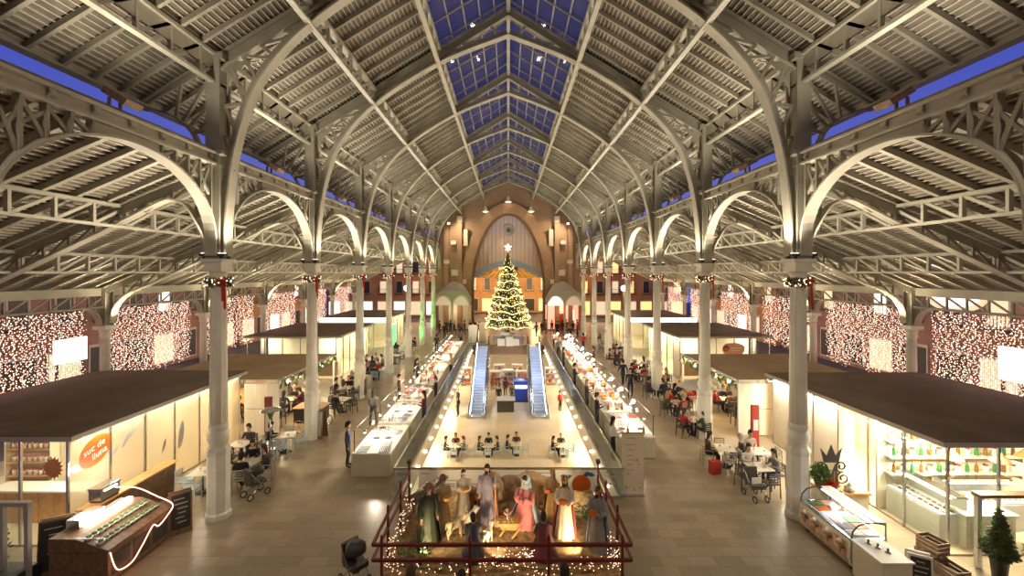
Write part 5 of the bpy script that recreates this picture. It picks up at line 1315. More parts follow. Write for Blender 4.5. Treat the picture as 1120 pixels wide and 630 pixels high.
def body(pose):
    n = {}; e = []
    sit = pose.startswith('sit'); z0 = .52 if sit else .95
    lean = .06 if sit else .0
    if pose == 'kneel': z0 = .50
    n['pelvis'] = ((0, 0, z0), (.15, .12), BT)
    n['spine'] = ((0, lean*.4, z0+.20), (.135, .11), TP); n['chest'] = ((0, lean, z0+.38), (.165, .12), TP); n['collar'] = ((0, lean*1.2, z0+.50), (.085, .08), TP)
    n['neck'] = ((0, lean*1.4+.005, z0+.57), (.05, .052), SK); n['jaw'] = ((0, lean*1.6+.02, z0+.64), (.062, .075), SK); n['head'] = ((0, lean*1.6+.012, z0+.72), (.078, .095), SK); n['crown'] = ((0, lean*1.6-.005, z0+.80), (.06, .07), SK)
    n['nose'] = ((0, lean*1.6+.118, z0+.685), .014, SK); n['chin'] = ((0, lean*1.6+.09, z0+.61), .022, SK)
    e += [('pelvis', 'spine'), ('spine', 'chest'), ('chest', 'collar'), ('collar', 'neck'), ('neck', 'jaw'), ('jaw', 'head'), ('head', 'crown'), ('head', 'nose'), ('jaw', 'chin')]
    hy = lean*1.6
    for s, L in ((-1, 'l'), (1, 'r')):
        n['ear'+L] = ((s*.088, hy, z0+.70), .018, SK); e.append(('head', 'ear'+L))
        st = .0
        if pose == 'walk': st = s*.22
        n['hip'+L] = ((s*.09, 0, z0-.05), (.09, .10), BT)
        if sit: kn = (s*.13, .43, .50); an = (s*.13, .44, .10); to = (s*.14, .60, .045)
        elif pose == 'kneel': kn = (s*.12, .12, .09); an = (s*.12, -.32, .08); to = (s*.12, -.46, .05)
        else: kn = (s*.105, .03+st*.55, .51); an = (s*.11, -.02+st, .10+(.05 if st < 0 else 0)); to = (s*.13, .14+st, .045)
        n['knee'+L] = (kn, (.062, .066), BT); n['ankle'+L] = (an, (.042, .045), BT); n['toe'+L] = (to, (.045, .035), SH)
        md = tuple((Vector(kn)+Vector(an))/2+Vector((0, -.02, 0))); n['calf'+L] = (md, (.052, .058), BT)
        e += [('pelvis', 'hip'+L), ('hip'+L, 'knee'+L), ('knee'+L, 'calf'+L), ('calf'+L, 'ankle'+L), ('ankle'+L, 'toe'+L)]
        sh = (s*.19, lean, z0+.44)
        if pose == 'sit_table': el = (s*.25, .12, .76); wr = (s*.13, .36, .80)
        elif pose == 'sit': el = (s*.24, .06, .72); wr = (s*.13, .28, .64)
        elif pose == 'walk': el = (s*.235, -.04-st*.5, z0+.18); wr = (s*.235, .08-st, z0-.04)
        elif pose == 'hold': el = (s*.24, .04, z0+.16); wr = (s*.13, .27, z0+.22)
        elif pose == 'staff' and s < 0: el = (s*.27, .05, z0+.20); wr = (s*.30, .26, z0+.33)
        elif pose == 'kneel': el = (s*.23, .10, z0+.20); wr = (s*.06, .27, z0+.30)
        else: el = (s*.24, -.03, z0+.17); wr = (s*.24, .05, z0-.07)
        n['shoulder'+L] = (sh, (.075, .075), TP); n['elbow'+L] = (el, .048, TP); n['wrist'+L] = (wr, (.030, .034), TP)
        dv = (Vector(wr)-Vector(el)).normalized(); side = Vector((0, 0, 1)).cross(dv)
        if side.length < .3: side = Vector((0, 1, 0))
        side.normalize(); inn = side if side.x*s < 0 else -side
        pm = Vector(wr)+dv*.06; n['palm'+L] = (tuple(pm), (.036, .022), SK)
        e += [('chest', 'shoulder'+L), ('shoulder'+L, 'elbow'+L), ('elbow'+L, 'wrist'+L), ('wrist'+L, 'palm'+L)]
        dn = dv.cross(side).normalized()
        for f, (o_, l_) in enumerate(((-.027, .062), (-.009, .074), (.009, .07), (.026, .054))):
            a = pm+dv*.035+side*o_; b = a+dv*l_*.5+dn*.004; c = b+dv*l_*.42+dn*.018
            n[f'fa{f}{L}'] = (tuple(a), .009, SK); n[f'fb{f}{L}'] = (tuple(b), .0085, SK); n[f'fc{f}{L}'] = (tuple(c), .007, SK); e += [('palm'+L, f'fa{f}{L}'), (f'fa{f}{L}', f'fb{f}{L}'), (f'fb{f}{L}', f'fc{f}{L}')]
        a = pm-dv*.02+inn*.036; b = a+dv*.04+inn*.015; n['ta'+L] = (tuple(a), .011, SK); n['tb'+L] = (tuple(b), .008, SK); e += [('palm'+L, 'ta'+L), ('ta'+L, 'tb'+L)]
    return grow(n, e, 'pelvis', 1), n
PROTO = {}
def hairmesh(n, long_):
    h = Vector(n['head'][0]); m = MB(); N = 12
    vs = []; rows = 7
    for i in range(rows):
        ph = math.pi*.5*i/(rows-1)*1.25
        for k in range(N):
            t = 2*math.pi*k/N; back = max(0, -math.sin(t)); front = max(0, math.sin(t))
            z = .128*math.cos(ph)+.02-(back*.10*(i/(rows-1)))*(2.6 if long_ else 1)*(1 if i > 3 else 0)+(front*.085*(i/(rows-1)))
            r = math.sin(min(ph, math.pi/2)); vs.append((h.x+.098*r*math.cos(t), h.y-.012+.118*r*math.sin(t), h.z+z))
    fs = [(i*N+k, (i+1)*N+k, (i+1)*N+(k+1) % N, i*N+(k+1) % N) for i in range(rows-1) for k in range(N)]
    m.add(vs, fs, 0, True)
    me_o = m.build('hair', 'dark', recalc=False); me = me_o.data; bpy.data.objects.remove(me_o); return me
for p in ('stand', 'walk', 'sit', 'sit_table', 'hold', 'staff', 'kneel'):
    me, n = body(p); PROTO[p] = (me, hairmesh(n, False), hairmesh(n, True), n)
CLOTH = {}
def cm(name, c):
    if name not in CLOTH: CLOTH[name] = mat(name.replace(' ', '_')+'_fabric', c, .85, noise=.12, nscale=8)
    return CLOTH[name]
TOPS = {'black': (.012, .012, .014), 'dark grey': (.045, .042, .042), 'navy': (.018, .025, .06), 'brown': (.08, .045, .025), 'red': (.42, .025, .02), 'cream': (.55, .48, .36), 'white': (.62, .60, .54), 'olive': (.07, .075, .03), 'grey': (.2, .19, .18), 'burgundy': (.10, .014, .018)}
HAIRC = {'dark': (.02, .014, .01), 'brown': (.07, .035, .018), 'blond': (.34, .21, .09), 'grey': (.35, .33, .3)}
def person(pose, loc, rz, top, lab, bottom='dark grey', hair='dark', long_=False, group=None, scale=1.0):
    me, h0, h1, n = PROTO[pose]
    o = bpy.data.objects.new('person', me); COL.objects.link(o); o.location = loc; o.rotation_euler = (0, 0, rz); o.scale = (scale,)*3
    for i, q in ((1, cm(top+' jacket', TOPS[top])), (2, cm(bottom+' trousers', TOPS[bottom]))): o.material_slots[i].link = 'OBJECT'; o.material_slots[i].material = q
    h = bpy.data.objects.new('hair', h1 if long_ else h0); COL.objects.link(h); h.parent = o
    h.material_slots[0].link = 'OBJECT'; h.material_slots[0].material = cm(hair+' hair', HAIRC[hair])
    tag(o, lab, 'person', group)
    return o
# ------------------------------------------------------------------ cafe tables and chairs
def chair_proto(name, mt):
    t = thing(name, (0, 0, 0))   # sitter faces +Y
    MB().box(-.21, .21, -.2, .22, .43, .47).build('seat', mt, t)
    m = MB(); P = [(.21*math.cos(q), -.2-.03*math.sin(q), 0) for q in [math.pi*i/8 for i in range(9)]]
    for z in (.58, .66, .74, .82): m.tube([(x, y, z) for x, y, _ in P], .022 if z < .8 else .03, 5)
    m.build('backrest', mt, t)
    for x in (-.19, .19):
        MB().bar((x, .2, 0), (x, .19, .44), .028, .028).build('leg', mt, t); MB().bar((x*1.05, -.24, 0), (x, -.2, .84), .028, .028).build('leg', mt, t)
        MB().tube([(x*1.08, -.2, .64), (x*1.12, .05, .65), (x*1.05, .18, .62), (x, .19, .45)], .016, 5).build('armrest', mt, t)
    return t
CH = {'wicker': chair_proto('cafe_chair', 'wicker'), 'pale': chair_proto('cafe_chair', 'palechair'), 'dark': chair_proto('cafe_chair', 'dark')}
CHD = {'wicker': 'grey wicker chair', 'pale': 'pale blue chair', 'dark': 'dark chair'}
used = {k: False for k in CH}
def chair(kind, loc, rz, lab, group):
    c = CH[kind]
    if not used[kind]: used[kind] = True; c.location = loc; c.rotation_euler = (0, 0, rz); tag(c, lab, 'chair', group); return c
    return clone(c, loc, rz, lab, group)
TB = thing('cafe_table', (0, 0, 0)); MB().box(-.36, .36, -.36, .36, .72, .75).build('table_top', 'tabletop', TB); MB().lathe([(.03, .04), (.03, .72)], 8).build('pedestal', 'chrome', TB); MB().lathe([(.24, 0), (.24, .02), (.04, .05)], 14).build('base', 'dark', TB)
CUP = thing('coffee_cup', (0, 0, 0)); MB().lathe([(.075, 0), (.08, .012)], 12).build('saucer', 'white', CUP); MB().lathe([(.025, .012), (.04, .07)], 12, cap=False).build('cup', 'white', CUP); MB().tube([(.04, 0, .06), (.065, 0, .05), (.035, 0, .025)], .006, 5).build('handle', 'white', CUP)
tb1 = [True]; cu1 = [True]
rgp = random.Random(21)
DIRS = [(0, -1, 0, 'near side'), (0, 1, math.pi, 'far side'), (-1, 0, -math.pi/2, 'left side'), (1, 0, math.pi/2, 'right side')]
def table_set(x, y, z, phrase, people, kind='wicker', rot=0, group='cafe tables', allchairs=True):
    """people: list of (dir index, top, hair, long)"""
    lab = f'pale square-topped {phrase}'
    if tb1[0]: TB.location = (x, y, z); TB.rotation_euler = (0, 0, rot); tag(TB, lab, 'table', group); tb1[0] = False
    else: clone(TB, (x, y, z), rot, lab, group)
    for j in range(2):
        loc = (x-.15+.3*j, y+.1-.2*j, z+.75); l2 = f'{["left","right"][j]} white coffee cup on the {phrase}'
        if cu1[0]: CUP.location = loc; tag(CUP, l2, 'cup', 'coffee cups'); cu1[0] = False
        else: clone(CUP, loc, rgp.uniform(0, 6), l2)
    seated = {p[0]: p for p in people}
    for d, (dx, dy, a, nm) in enumerate(DIRS):
        if not allchairs and d not in seated: continue
        r = Matrix.Rotation(rot, 3, 'Z') @ Vector((dx, dy, 0)); off = .66 if d in seated else .58
        cx, cy = x+r.x*off, y+r.y*off
        chair(kind, (cx, cy, z), a+rot, f'{CHD[kind]} on the {nm} of the {phrase}', 'cafe chairs')
        if d in seated:
            _, top, hair, lg = seated[d]
            person('sit_table' if rgp.random() < .6 else 'sit', (cx+r.x*.02, cy+r.y*.02, z), a+rot, top, f'seated person in {top}, {hair} hair, {nm} of {phrase.replace("just ", "")}', rgp.choice(['dark grey', 'navy', 'black', 'brown']), hair, lg, 'people seated at tables')
tl = 'in the left row of tables'
def rp(k):
    return rgp.choice(['black', 'black', 'dark grey', 'navy', 'brown', 'olive', 'grey', 'burgundy', 'cream', 'red']), rgp.choice(['dark', 'dark', 'brown', 'blond', 'grey']), rgp.random() < .5
# left aisle
table_set(-9.75, 15.7, 0, 'table just behind the nearest left column', [(0, 'black', 'dark', False), (3, 'dark grey', 'brown', True), (1, 'black', 'dark', True), (2, 'brown', 'dark', False)], rot=.25)
table_set(-10.9, 15.0, 0, 'table against the frosted kiosk glass', [(3, 'brown', 'dark', False)], kind='pale', rot=.1)
table_set(-11.1, 17.4, 0, 'table left of the patio heater', [(1, 'dark grey', 'dark', False)], kind='dark')
table_set(-9.7, 18.35, 0, 'table right of the patio heater', [(2, 'black', 'dark', False)], kind='pale', rot=.3)
for i, (x, y) in enumerate(((-9.3, 23.6), (-10.0, 25.9), (-10.4, 28.3), (-9.6, 30.6), (-10.6, 33.2), (-9.7, 36.0), (-10.5, 39.3), (-9.9, 42.0))):
    ps = [(d, *rp(0)) for d in range(4) if rgp.random() < (.62 if i < 6 else .4)]
    table_set(x, y, 0, f'{["first","second","third","fourth","fifth","sixth","seventh","eighth"][i]} table of the left row', ps, kind=['dark', 'dark', 'wicker', 'pale'][i % 4], rot=rgp.uniform(-.3, .3))
# right aisle
table_set(9.15, 15.35, 0, 'table nearest the right column', [(3, 'grey', 'dark', True), (1, 'white', 'brown', True)], kind='dark', rot=.1)
table_set(8.75, 17.0, 0, 'table beside the red bag', [(2, 'brown', 'brown', True), (3, 'dark grey', 'grey', False)], rot=-.2)
table_set(9.95, 16.7, 0, 'table beside the red totem', [(1, 'cream', 'dark', False)], kind='wicker')
table_set(8.95, 20.3, 0, 'table by the white parasol', [(2, 'red', 'brown', True), (0, 'olive', 'brown', False), (3, 'burgundy', 'dark', True), (1, 'white', 'grey', False)], kind='dark', rot=.35)
for i, (x, y) in enumerate(((9.2, 23.0), (10.3, 24.6), (9.3, 26.3), (10.2, 28.7), (9.4, 30.2), (10.3, 33.0), (9.2, 35.6), (10.4, 38.2), (9.6, 40.8), (10.4, 43.5), (9.6, 47.0))):
    ps = [(d, *rp(0)) for d in range(4) if rgp.random() < (.7 if i < 7 else .45)]
    if i == 4: ps = [(0, 'red', 'dark', False), (1, 'red', 'dark', True), (2, 'black', 'dark', False)]
    table_set(x, y, 0, f'{["first","second","third","fourth","fifth","sixth","seventh","eighth","ninth","tenth","eleventh"][i]} table past the white parasol', ps, kind=['dark', 'wicker', 'dark'][i % 3], rot=rgp.uniform(-.3, .3))
# under the canvas canopies
for s, nm in ((-1, 'left'), (1, 'right')):
    for i, (x, y) in enumerate(((12.4, 21.6), (12.3, 23.6), (12.5, 25.5), (14.0, 22.6))):
        ps = [(d, *rp(0)) for d in range(4) if rgp.random() < .75]
        table_set(s*x, y, 0, f'{["near", "middle", "far", "inner"][i]} table under the {nm} canopy', ps, kind='dark', rot=rgp.uniform(-.3, .3))
# lower floor
table_set(-3.6, 28.2, LZ, 'leftmost table on the lower floor', [(1, 'burgundy', 'dark', True), (3, 'grey', 'brown', False), (2, 'brown', 'dark', False)], kind='pale')
table_set(-1.35, 28.2, LZ, 'second table from the left below', [(1, 'black', 'dark', False), (2, 'olive', 'brown', True), (3, 'dark grey', 'dark', False)], kind='pale')
table_set(.55, 28.4, LZ, 'third table from the left below', [(2, 'navy', 'dark', False), (1, 'brown', 'brown', True)], kind='pale')
table_set(3.6, 28.2, LZ, 'rightmost table on the lower floor', [(1, 'dark grey', 'grey', False), (2, 'black', 'dark', True)], kind='pale')
# standing and walking people
for i, (pose, x, y, z, rz, top, hair, lg, ph) in enumerate((
    ('stand', -6.45, 16.9, 0, -1.4, 'navy', 'dark', False, 'leaning over the nearest left stall'),
    ('walk', -6.9, 21.5, 0, .1, 'grey', 'brown', True, 'walking beside the second left stall'),
    ('stand', -6.5, 25.0, 0, -1.5, 'brown', 'dark', False, 'browsing the third left stall'),
    ('stand', -6.4, 29.5, 0, -1.5, 'black', 'dark', True, 'browsing the middle of the left stalls'),
    ('walk', -7.2, 33.0, 0, 3.0, 'cream', 'blond', True, 'walking toward the viewer along the left aisle'),
    ('stand', -6.5, 36.5, 0, -1.3, 'white', 'grey', False, 'browsing the far left stalls'),
    ('walk', -7.0, 41.0, 0, .2, 'dark grey', 'dark', False, 'walking away at the far end of the left aisle'),
    ('stand', -5.0, 44.8, 0, 2.6, 'grey', 'dark', False, 'standing past the last left stall'),
    ('hold', -4.25, 21.2, 0, 1.5, 'burgundy', 'dark', True, 'minding the second left stall by the balustrade'),
    ('hold', -4.25, 24.6, 0, 1.5, 'black', 'brown', False, 'minding the third left stall by the balustrade'),
    ('hold', -4.25, 31.0, 0, 1.5, 'cream', 'blond', True, 'minding a middle left stall by the balustrade'),
    ('hold', 4.35, 17.5, 0, -1.5, 'white', 'dark', True, 'minding the nearest right stall beside the roller banner'),
    ('hold', 4.4, 20.9, 0, -1.5, 'black', 'dark', False, 'in dark clothes behind the second right stall'),
    ('hold', 4.4, 23.6, 0, -1.5, 'brown', 'blond', True, 'minding the third right stall'),
    ('hold', 4.4, 28.0, 0, -1.5, 'navy', 'dark', False, 'minding the fourth right stall'),
    ('stand', 4.4, 33.5, 0, -1.5, 'dark grey', 'brown', True, 'behind the sixth right stall'),
    ('stand', 4.6, 38.5, 0, 2.9, 'grey', 'grey', False, 'standing by the far right balustrade'),
    ('stand', 4.75, 43.2, 0, 3.1, 'white', 'blond', True, 'standing at the far end of the right balustrade'),
    ('walk', 7.6, 26.2, 0, 2.9, 'black', 'dark', False, 'walking toward the viewer on the right aisle'),
    ('walk', 7.9, 29.0, 0, .1, 'navy', 'dark', False, 'walking away in the middle of the right aisle'),
    ('stand', 6.9, 34.0, 0, 1.5, 'burgundy', 'dark', True, 'browsing the sixth right stall from the aisle'),
    ('walk', 7.4, 41.5, 0, .2, 'red', 'dark', False, 'walking away at the far end of the right aisle'),
    ('stand', 7.0, 47.5, 0, 3.0, 'dark grey', 'dark', False, 'standing near the far right canopy'),
    ('stand', 8.3, 50.5, 0, 2.0, 'red', 'brown', True, 'in front of the red door canopy'),
    ('stand', 6.0, 52.0, 0, 3.1, 'black', 'dark', False, 'standing below the right vaulted canopy'),
    ('walk', 3.4, 51.0, 0, .5, 'brown', 'dark', True, 'right of the Christmas tree'),
    ('walk', -3.6, 51.5, 0, 2.5, 'black', 'brown', False, 'left of the Christmas tree'),
    ('stand', -5.8, 52.5, 0, 3.1, 'grey', 'dark', True, 'below the left vaulted canopy'),
    ('stand', -7.6, 50.0, 0, 2.8, 'dark grey', 'dark', False, 'near the green lights at the far left'),
    ('stand', -8.0, 54.0, 0, 3.1, 'olive', 'grey', False, 'at the foot of the left brick pilaster'),
    ('stand', -.9, 39.2, LZ, 3.1, 'black', 'dark', False, 'left of the dark block stand on the lower floor'),
    ('stand', .35, 39.9, LZ, 2.8, 'olive', 'brown', True, 'behind the dark block stand on the lower floor'),
    ('stand', -.3, 42.0, LZ, .3, 'burgundy', 'dark', False, 'browsing the lower shop in the middle'),
    ('stand', -4.3, 36.0, LZ, 1.2, 'dark grey', 'dark', True, 'left of the left escalator on the lower floor'),
    ('stand', -4.6, 38.4, LZ, 2.2, 'navy', 'grey', False, 'farther left of the left escalator below'),
    ('stand', 4.6, 37.5, LZ, -2.4, 'red', 'dark', False, 'right of the right escalator on the lower floor'),
    ('stand', -13.3, 13.8, 0, -1.6, 'white', 'dark', False, 'serving inside the juice kiosk'),
    ('stand', 14.2, 13.5, 0, 3.0, 'white', 'dark', True, 'serving inside the bakery kiosk'),
    ('stand', -15.5, 22.8, 0, -1.5, 'black', 'dark', False, 'behind the bar under the left canopy'),
    ('stand', 15.6, 23.2, 0, 1.5, 'black', 'brown', True, 'behind the bar under the right canopy'),
    ('hold', -.95, 8.55, 0, 0, 'black', 'dark', False, 'in front of the railing, second from the right edge'),
    ('stand', 1.15, 8.6, 0, .1, 'burgundy', 'dark', True, 'in front of the nativity railing, right of centre'),
    ('stand', -2.0, 8.6, 0, -.1, 'olive', 'brown', False, 'in front of the nativity railing, toward its left end'))):
    if i == 40: ph = 'in front of the nativity railing, left of centre'
    person(pose, (x, y, z), rz, top, f'{hair}-haired person in {top} top {ph}', rgp.choice(['dark grey', 'navy', 'black']), hair, lg, 'people standing and walking', rgp.uniform(.97, 1.05))
rgc = random.Random(77)
NTH = ['first', 'second', 'third', 'fourth', 'fifth', 'sixth', 'seventh', 'eighth', 'ninth', 'tenth', 'eleventh', 'twelfth', 'thirteenth', 'fourteenth', 'fifteenth', 'sixteenth']
for i in range(16):
    x = -8.6+i*.62 if i < 8 else 4.2+(i-8)*.66
    top = rgc.choice(['black', 'dark grey', 'navy', 'black', 'burgundy', 'olive', 'red', 'grey'])
    person(rgc.choice(['stand', 'walk', 'stand']), (x, 53.6+rgc.uniform(-1.6, .6), 0), rgc.uniform(-3, 3), top, f'person in {top}, {NTH[i]} from the left in the crowd before the brick wall', 'dark grey', rgc.choice(['dark', 'brown', 'grey']), i % 2 == 0, 'crowd before the brick wall')
# bags beside the right table
t = thing('red_bag', (8.05, 16.4, 0), .3, 'red shopping bag on the floor beside the second right table', 'bag')
MB().box(-.2, .2, -.12, .12, 0, .5).build('body', 'red', t); MB().tube([(-.1, 0, .5), (-.06, 0, .68), (.06, 0, .68), (.1, 0, .5)], .012, 5).build('handle', 'dark', t)
t = thing('pushchair', (8.55, 14.55, 0), .1, 'dark pushchair with pale cloth beside the nearest right table', 'pushchair')
MB().cbox((0, 0, .5), (.42, .5, .12)).cbox((0, .25, .75), (.42, .08, .5)).build('seat', 'dark', t); MB().cbox((0, -.06, .60), (.34, .03, .32)).build('pale_cloth', 'cloth', t)
for x in (-.22, .22):
    MB().bar((x, .3, .95), (x, -.28, .12), .025, .025).bar((x, -.2, .6), (x, .3, .12), .025, .025).build('frame', 'chrome', t)
    for y in (-.28, .3): MB().tube([(x, y+.1*math.cos(q), .12+.1*math.sin(q)) for q in [2*math.pi*i/12 for i in range(12)]], .022, 5, closed=True).build('wheel', 'escdark', t)
MB().bar((-.22, .3, .95), (.22, .3, .95), .03, .03).build('push_bar', 'dark', t)
t = thing('pushchair', (-8.85, 14.75, 0), 2.6, 'black pushchair beside the nearest left column', 'pushchair')
MB().cbox((0, 0, .5), (.42, .5, .12)).cbox((0, .25, .75), (.42, .08, .5)).build('seat', 'dark', t); MB().lathe([(.26, .8), (.24, .98), (.1, 1.08)], 12).build('hood', 'dark', t)
for x in (-.22, .22):
    MB().bar((x, .3, .95), (x, -.28, .12), .025, .025).bar((x, -.2, .6), (x, .3, .12), .025, .025).build('frame', 'chrome', t)
    for y in (-.28, .3): MB().tube([(x, y+.1*math.cos(q), .12+.1*math.sin(q)) for q in [2*math.pi*i/12 for i in range(12)]], .022, 5, closed=True).build('wheel', 'escdark', t)
MB().bar((-.22, .3, .95), (.22, .3, .95), .03, .03).build('push_bar', 'dark', t)
clone(t, (-3.85, 10.6, 0), .9, 'black folded pushchair on the floor left of the nativity railing')
# ------------------------------------------------------------------ nativity scene
NX0, NX1, NY0, NY1 = -3.2, 2.9, 9.9, 14.0
pf = tag(MB().box(NX0+.1, NX1-.1, NY0+.1, NY1, 0, .42).build('display_platform', 'brownwood'), 'low brown platform carrying the nativity scene before the pit', 'platform')
rgn = random.Random(8); nx_, ny_ = 44, 32; vs = []; fs = []
def gz(x, y):
    b = .42+.10+.10*math.sin(x*2.3+1)*math.cos(y*1.9)+.07*max(0, (y-11.6)/2.4); return b
for j in range(ny_+1):
    for i in range(nx_+1):
        x = NX0+.14+(NX1-NX0-.28)*i/nx_; y = NY0+.14+(NY1-NY0-.18)*j/ny_; vs.append((x, y, gz(x, y)+rgn.uniform(-.02, .03)))
for j in range(ny_):
    for i in range(nx_): a = j*(nx_+1)+i; fs.append((a, a+1, a+nx_+2, a+nx_+1))
n0 = len(vs); edge = [j for j in range(nx_+1)]+[j*(nx_+1)+nx_ for j in range(1, ny_+1)]+[ny_*(nx_+1)+i for i in range(nx_-1, -1, -1)]+[j*(nx_+1) for j in range(ny_-1, 0, -1)]
for q in edge: vs.append((vs[q][0], vs[q][1], .425))
for k in range(len(edge)): k2 = (k+1) % len(edge); fs.append((edge[k], n0+k, n0+k2, edge[k2]))
tag(MB().add(vs, fs, 0, True).build('straw_ground', 'straw'), 'uneven straw and moss ground of the nativity scene', 'ground', kind='stuff')
for i, (x, y, r, sx, sz_, lab) in enumerate(((-.55, 13.5, .62, 1.3, 1.25, 'tall brown papier-mache rock behind the robed man with staff'), (.75, 13.5, .60, 1.2, 1.3, 'tall brown rock between the kneeling woman and the banner'), (.1, 13.75, .55, 1.2, 1.05, 'middle brown rock at the back of the grotto'), (-1.35, 13.3, .36, 1.2, .8, 'brown rock left of the grotto behind the animals'), (1.75, 13.1, .34, 1.4, .6, 'low pale rock behind the kings'), (-.2, 12.2, .28, 1.8, .6, 'flat rock beside the manger'), (1.0, 11.8, .3, 1.5, .55, 'flat rock in front of the kneeling woman'), (-2.4, 12.9, .30, 1.0, .8, 'rock at the back left corner of the nativity'))):
    bm = bmesh.new(); r *= .74; bmesh.ops.create_icosphere(bm, subdivisions=3, radius=r); rr = random.Random(i)
    ph = [rr.uniform(0, 6) for _ in range(6)]
    for v in bm.verts:
        c = v.co; d = 1+.16*math.sin(c.x*7/r*.5+ph[0])*math.sin(c.y*6/r*.5+ph[1])+.12*math.sin(c.z*9/r*.5+ph[2]+c.x*3)+rr.uniform(-.03, .03); v.co = Vector((c.x*sx*d, c.y*.8*d, max(-.5*r, c.z*sz_*d)))
    me = bpy.data.meshes.new('grotto_rock'); bm.to_mesh(me); bm.free(); me.materials.append(M['rock']); o = bpy.data.objects.new('grotto_rock', me); COL.objects.link(o); o.location = (x, y, gz(x, y)+.45*r); tag(o, lab, 'rock', 'grotto rocks')
def robe_part(parent, name, material, z0, z1, prof, folds=9, amp=.03, cy=0, seed=0, open_=None):
    """draped cloth: prof = list of (f, rx, ry, yoff)."""
    m = MB(); N = 40; rg = random.Random(seed); ph = rg.uniform(0, 6); rows = len(prof); vs = []
    for (f, rx, ry, yo) in prof:
        z = z0+(z1-z0)*f
        for k in range(N):
            t = 2*math.pi*k/N; q = 1+amp*(1-f)*2.2*math.sin(folds*t+ph)+amp*(1-f)*math.sin(2.3*folds*t)
            vs.append((rx*q*math.cos(t), cy+yo+ry*q*math.sin(t), z))
    fs = [(i*N+k, i*N+(k+1) % N, (i+1)*N+(k+1) % N, (i+1)*N+k) for i in range(rows-1) for k in range(N)]
    m.add(vs, fs, 0, True); return m.build(name, material, parent, recalc=False)
def statue(pose, loc, rz, lab, robe, cloak=None, headgear=None, hair='brown', long_=True, scale=.9, extra=None, beard=False):
    me, h0, h1, n = PROTO[pose]
    o = bpy.data.objects.new('nativity_statue', me); COL.objects.link(o); o.location = loc; o.rotation_euler = (0, 0, rz); o.scale = (scale,)*3
    rm = mat(lab.split()[0]+'_robe_'+str(len(CLOTH)), robe, .75, noise=.15, nscale=5); CLOTH[lab] = rm
    for i in (1, 2): o.material_slots[i].link = 'OBJECT'; o.material_slots[i].material = rm
    tag(o, lab, 'statue', 'nativity statues')
    top = n['collar'][0][2]; cy = 0
    if pose == 'kneel': prof = [(0, .38, .48, -.1), (.15, .36, .42, -.08), (.35, .26, .28, -.02), (.6, .19, .17, 0), (.85, .20, .15, 0), (.96, .15, .11, 0), (1, .08, .075, 0)]
    else: prof = [(0, .30, .27, .02), (.12, .28, .25, .02), (.4, .23, .2, .01), (.62, .19, .16, 0), (.85, .205, .15, 0), (.95, .16, .12, 0), (1, .08, .075, 0)]
    robe_part(o, 'robe', rm, .02, top+.03, prof, seed=len(lab))
    for L in 'lr':
        s, el, wr = (Vector(n[k+L][0]) for k in ('shoulder', 'elbow', 'wrist')); MB().tube([s, el, el.lerp(wr, .6), wr], [.085, .085, .09, .10], 10).build('sleeve', rm, o)
    hh = bpy.data.objects.new('hair', h1 if long_ else h0); COL.objects.link(hh); hh.parent = o; hh.material_slots[0].link = 'OBJECT'; hh.material_slots[0].material = cm(hair+' hair', HAIRC[hair])
    hd = Vector(n['head'][0])
    if beard: MB().ball((0, hd.y+.07, hd.z-.10), .055, 10, sc_=(1, .7, 1.2)).build('beard', cm(hair+' hair', HAIRC[hair]), o)
    if cloak:
        km = mat('cloak_fabric_'+str(len(CLOTH)), cloak, .75, noise=.15, nscale=5); CLOTH[lab+'c'] = km
        m = MB(); N = 22; vs = []; rows = [(0, .36, .33), (.3, .33, .28), (.6, .27, .22), (.88, .235, .17), (1, .11, .10)]
        if pose == 'kneel': rows = [(0, .44, .54), (.2, .40, .46), (.5, .27, .28), (.88, .235, .17), (1, .11, .10)]
        zt = top+.05; zb = .03
        for f, rx, ry in rows:
            for k in range(N+1):
                t = math.pi*(.90+1.2*k/N)+(-.0); q = 1+.05*(1-f)*math.sin(9*t); vs.append((rx*q*math.cos(t), ry*q*math.sin(t), zb+(zt-zb)*f))
        fs = [(i*(N+1)+k, i*(N+1)+k+1, (i+1)*(N+1)+k+1, (i+1)*(N+1)+k) for i in range(len(rows)-1) for k in range(N)]
        ck = m.add(vs, fs, 0, True).build('cloak', km, o, recalc=False); sd = ck.modifiers.new('thickness', 'SOLIDIFY'); sd.thickness = .02
        if headgear == 'veil': MB().ball((hd.x, hd.y-.035, hd.z+.02), .125, 14, sc_=(1, 1.0, 1.12)).lathe([(.15, -.30), (.125, -.05)], 14, c=(hd.x, hd.y-.06, hd.z)).build('veil', km, o)
    if headgear == 'crown':
        m = MB()
        for i in range(8):
            a = math.pi*2*i/8; b = a+math.pi/4; c = (a+b)/2; r = .10
            m.add([(r*math.cos(a), hd.y+r*math.sin(a), hd.z+.05), (r*math.cos(b), hd.y+r*math.sin(b), hd.z+.05), (r*1.1*math.cos(c), hd.y+r*1.1*math.sin(c), hd.z+.20)], [(0, 1, 2)])
        m.lathe([(.10, hd.z+.03), (.103, hd.z+.09)], 14, c=(0, hd.y, 0), cap=False); m.build('crown', mat('gold_'+str(len(CLOTH)), (.7, .42, .08), .3, .8), o)
    if headgear == 'hat': MB().lathe([(.20, .055), (.11, .075), (.10, .14), (.02, .17)], 14, c=(hd.x, hd.y, hd.z)).build('hat', 'brownwood', o)
    if headgear == 'scarf': MB().ball((hd.x, hd.y-.03, hd.z+.015), .118, 12, sc_=(1, 1, 1.1)).build('headscarf', cm('white jacket', TOPS['white']), o)
    if extra == 'staff': w_ = Vector(n['palml'][0]); MB().tube([(w_.x, w_.y, .02), (w_.x, w_.y, w_.z+.1), (w_.x-.02, w_.y, w_.z+.5)], .018, 6).build('staff', 'wood', o)
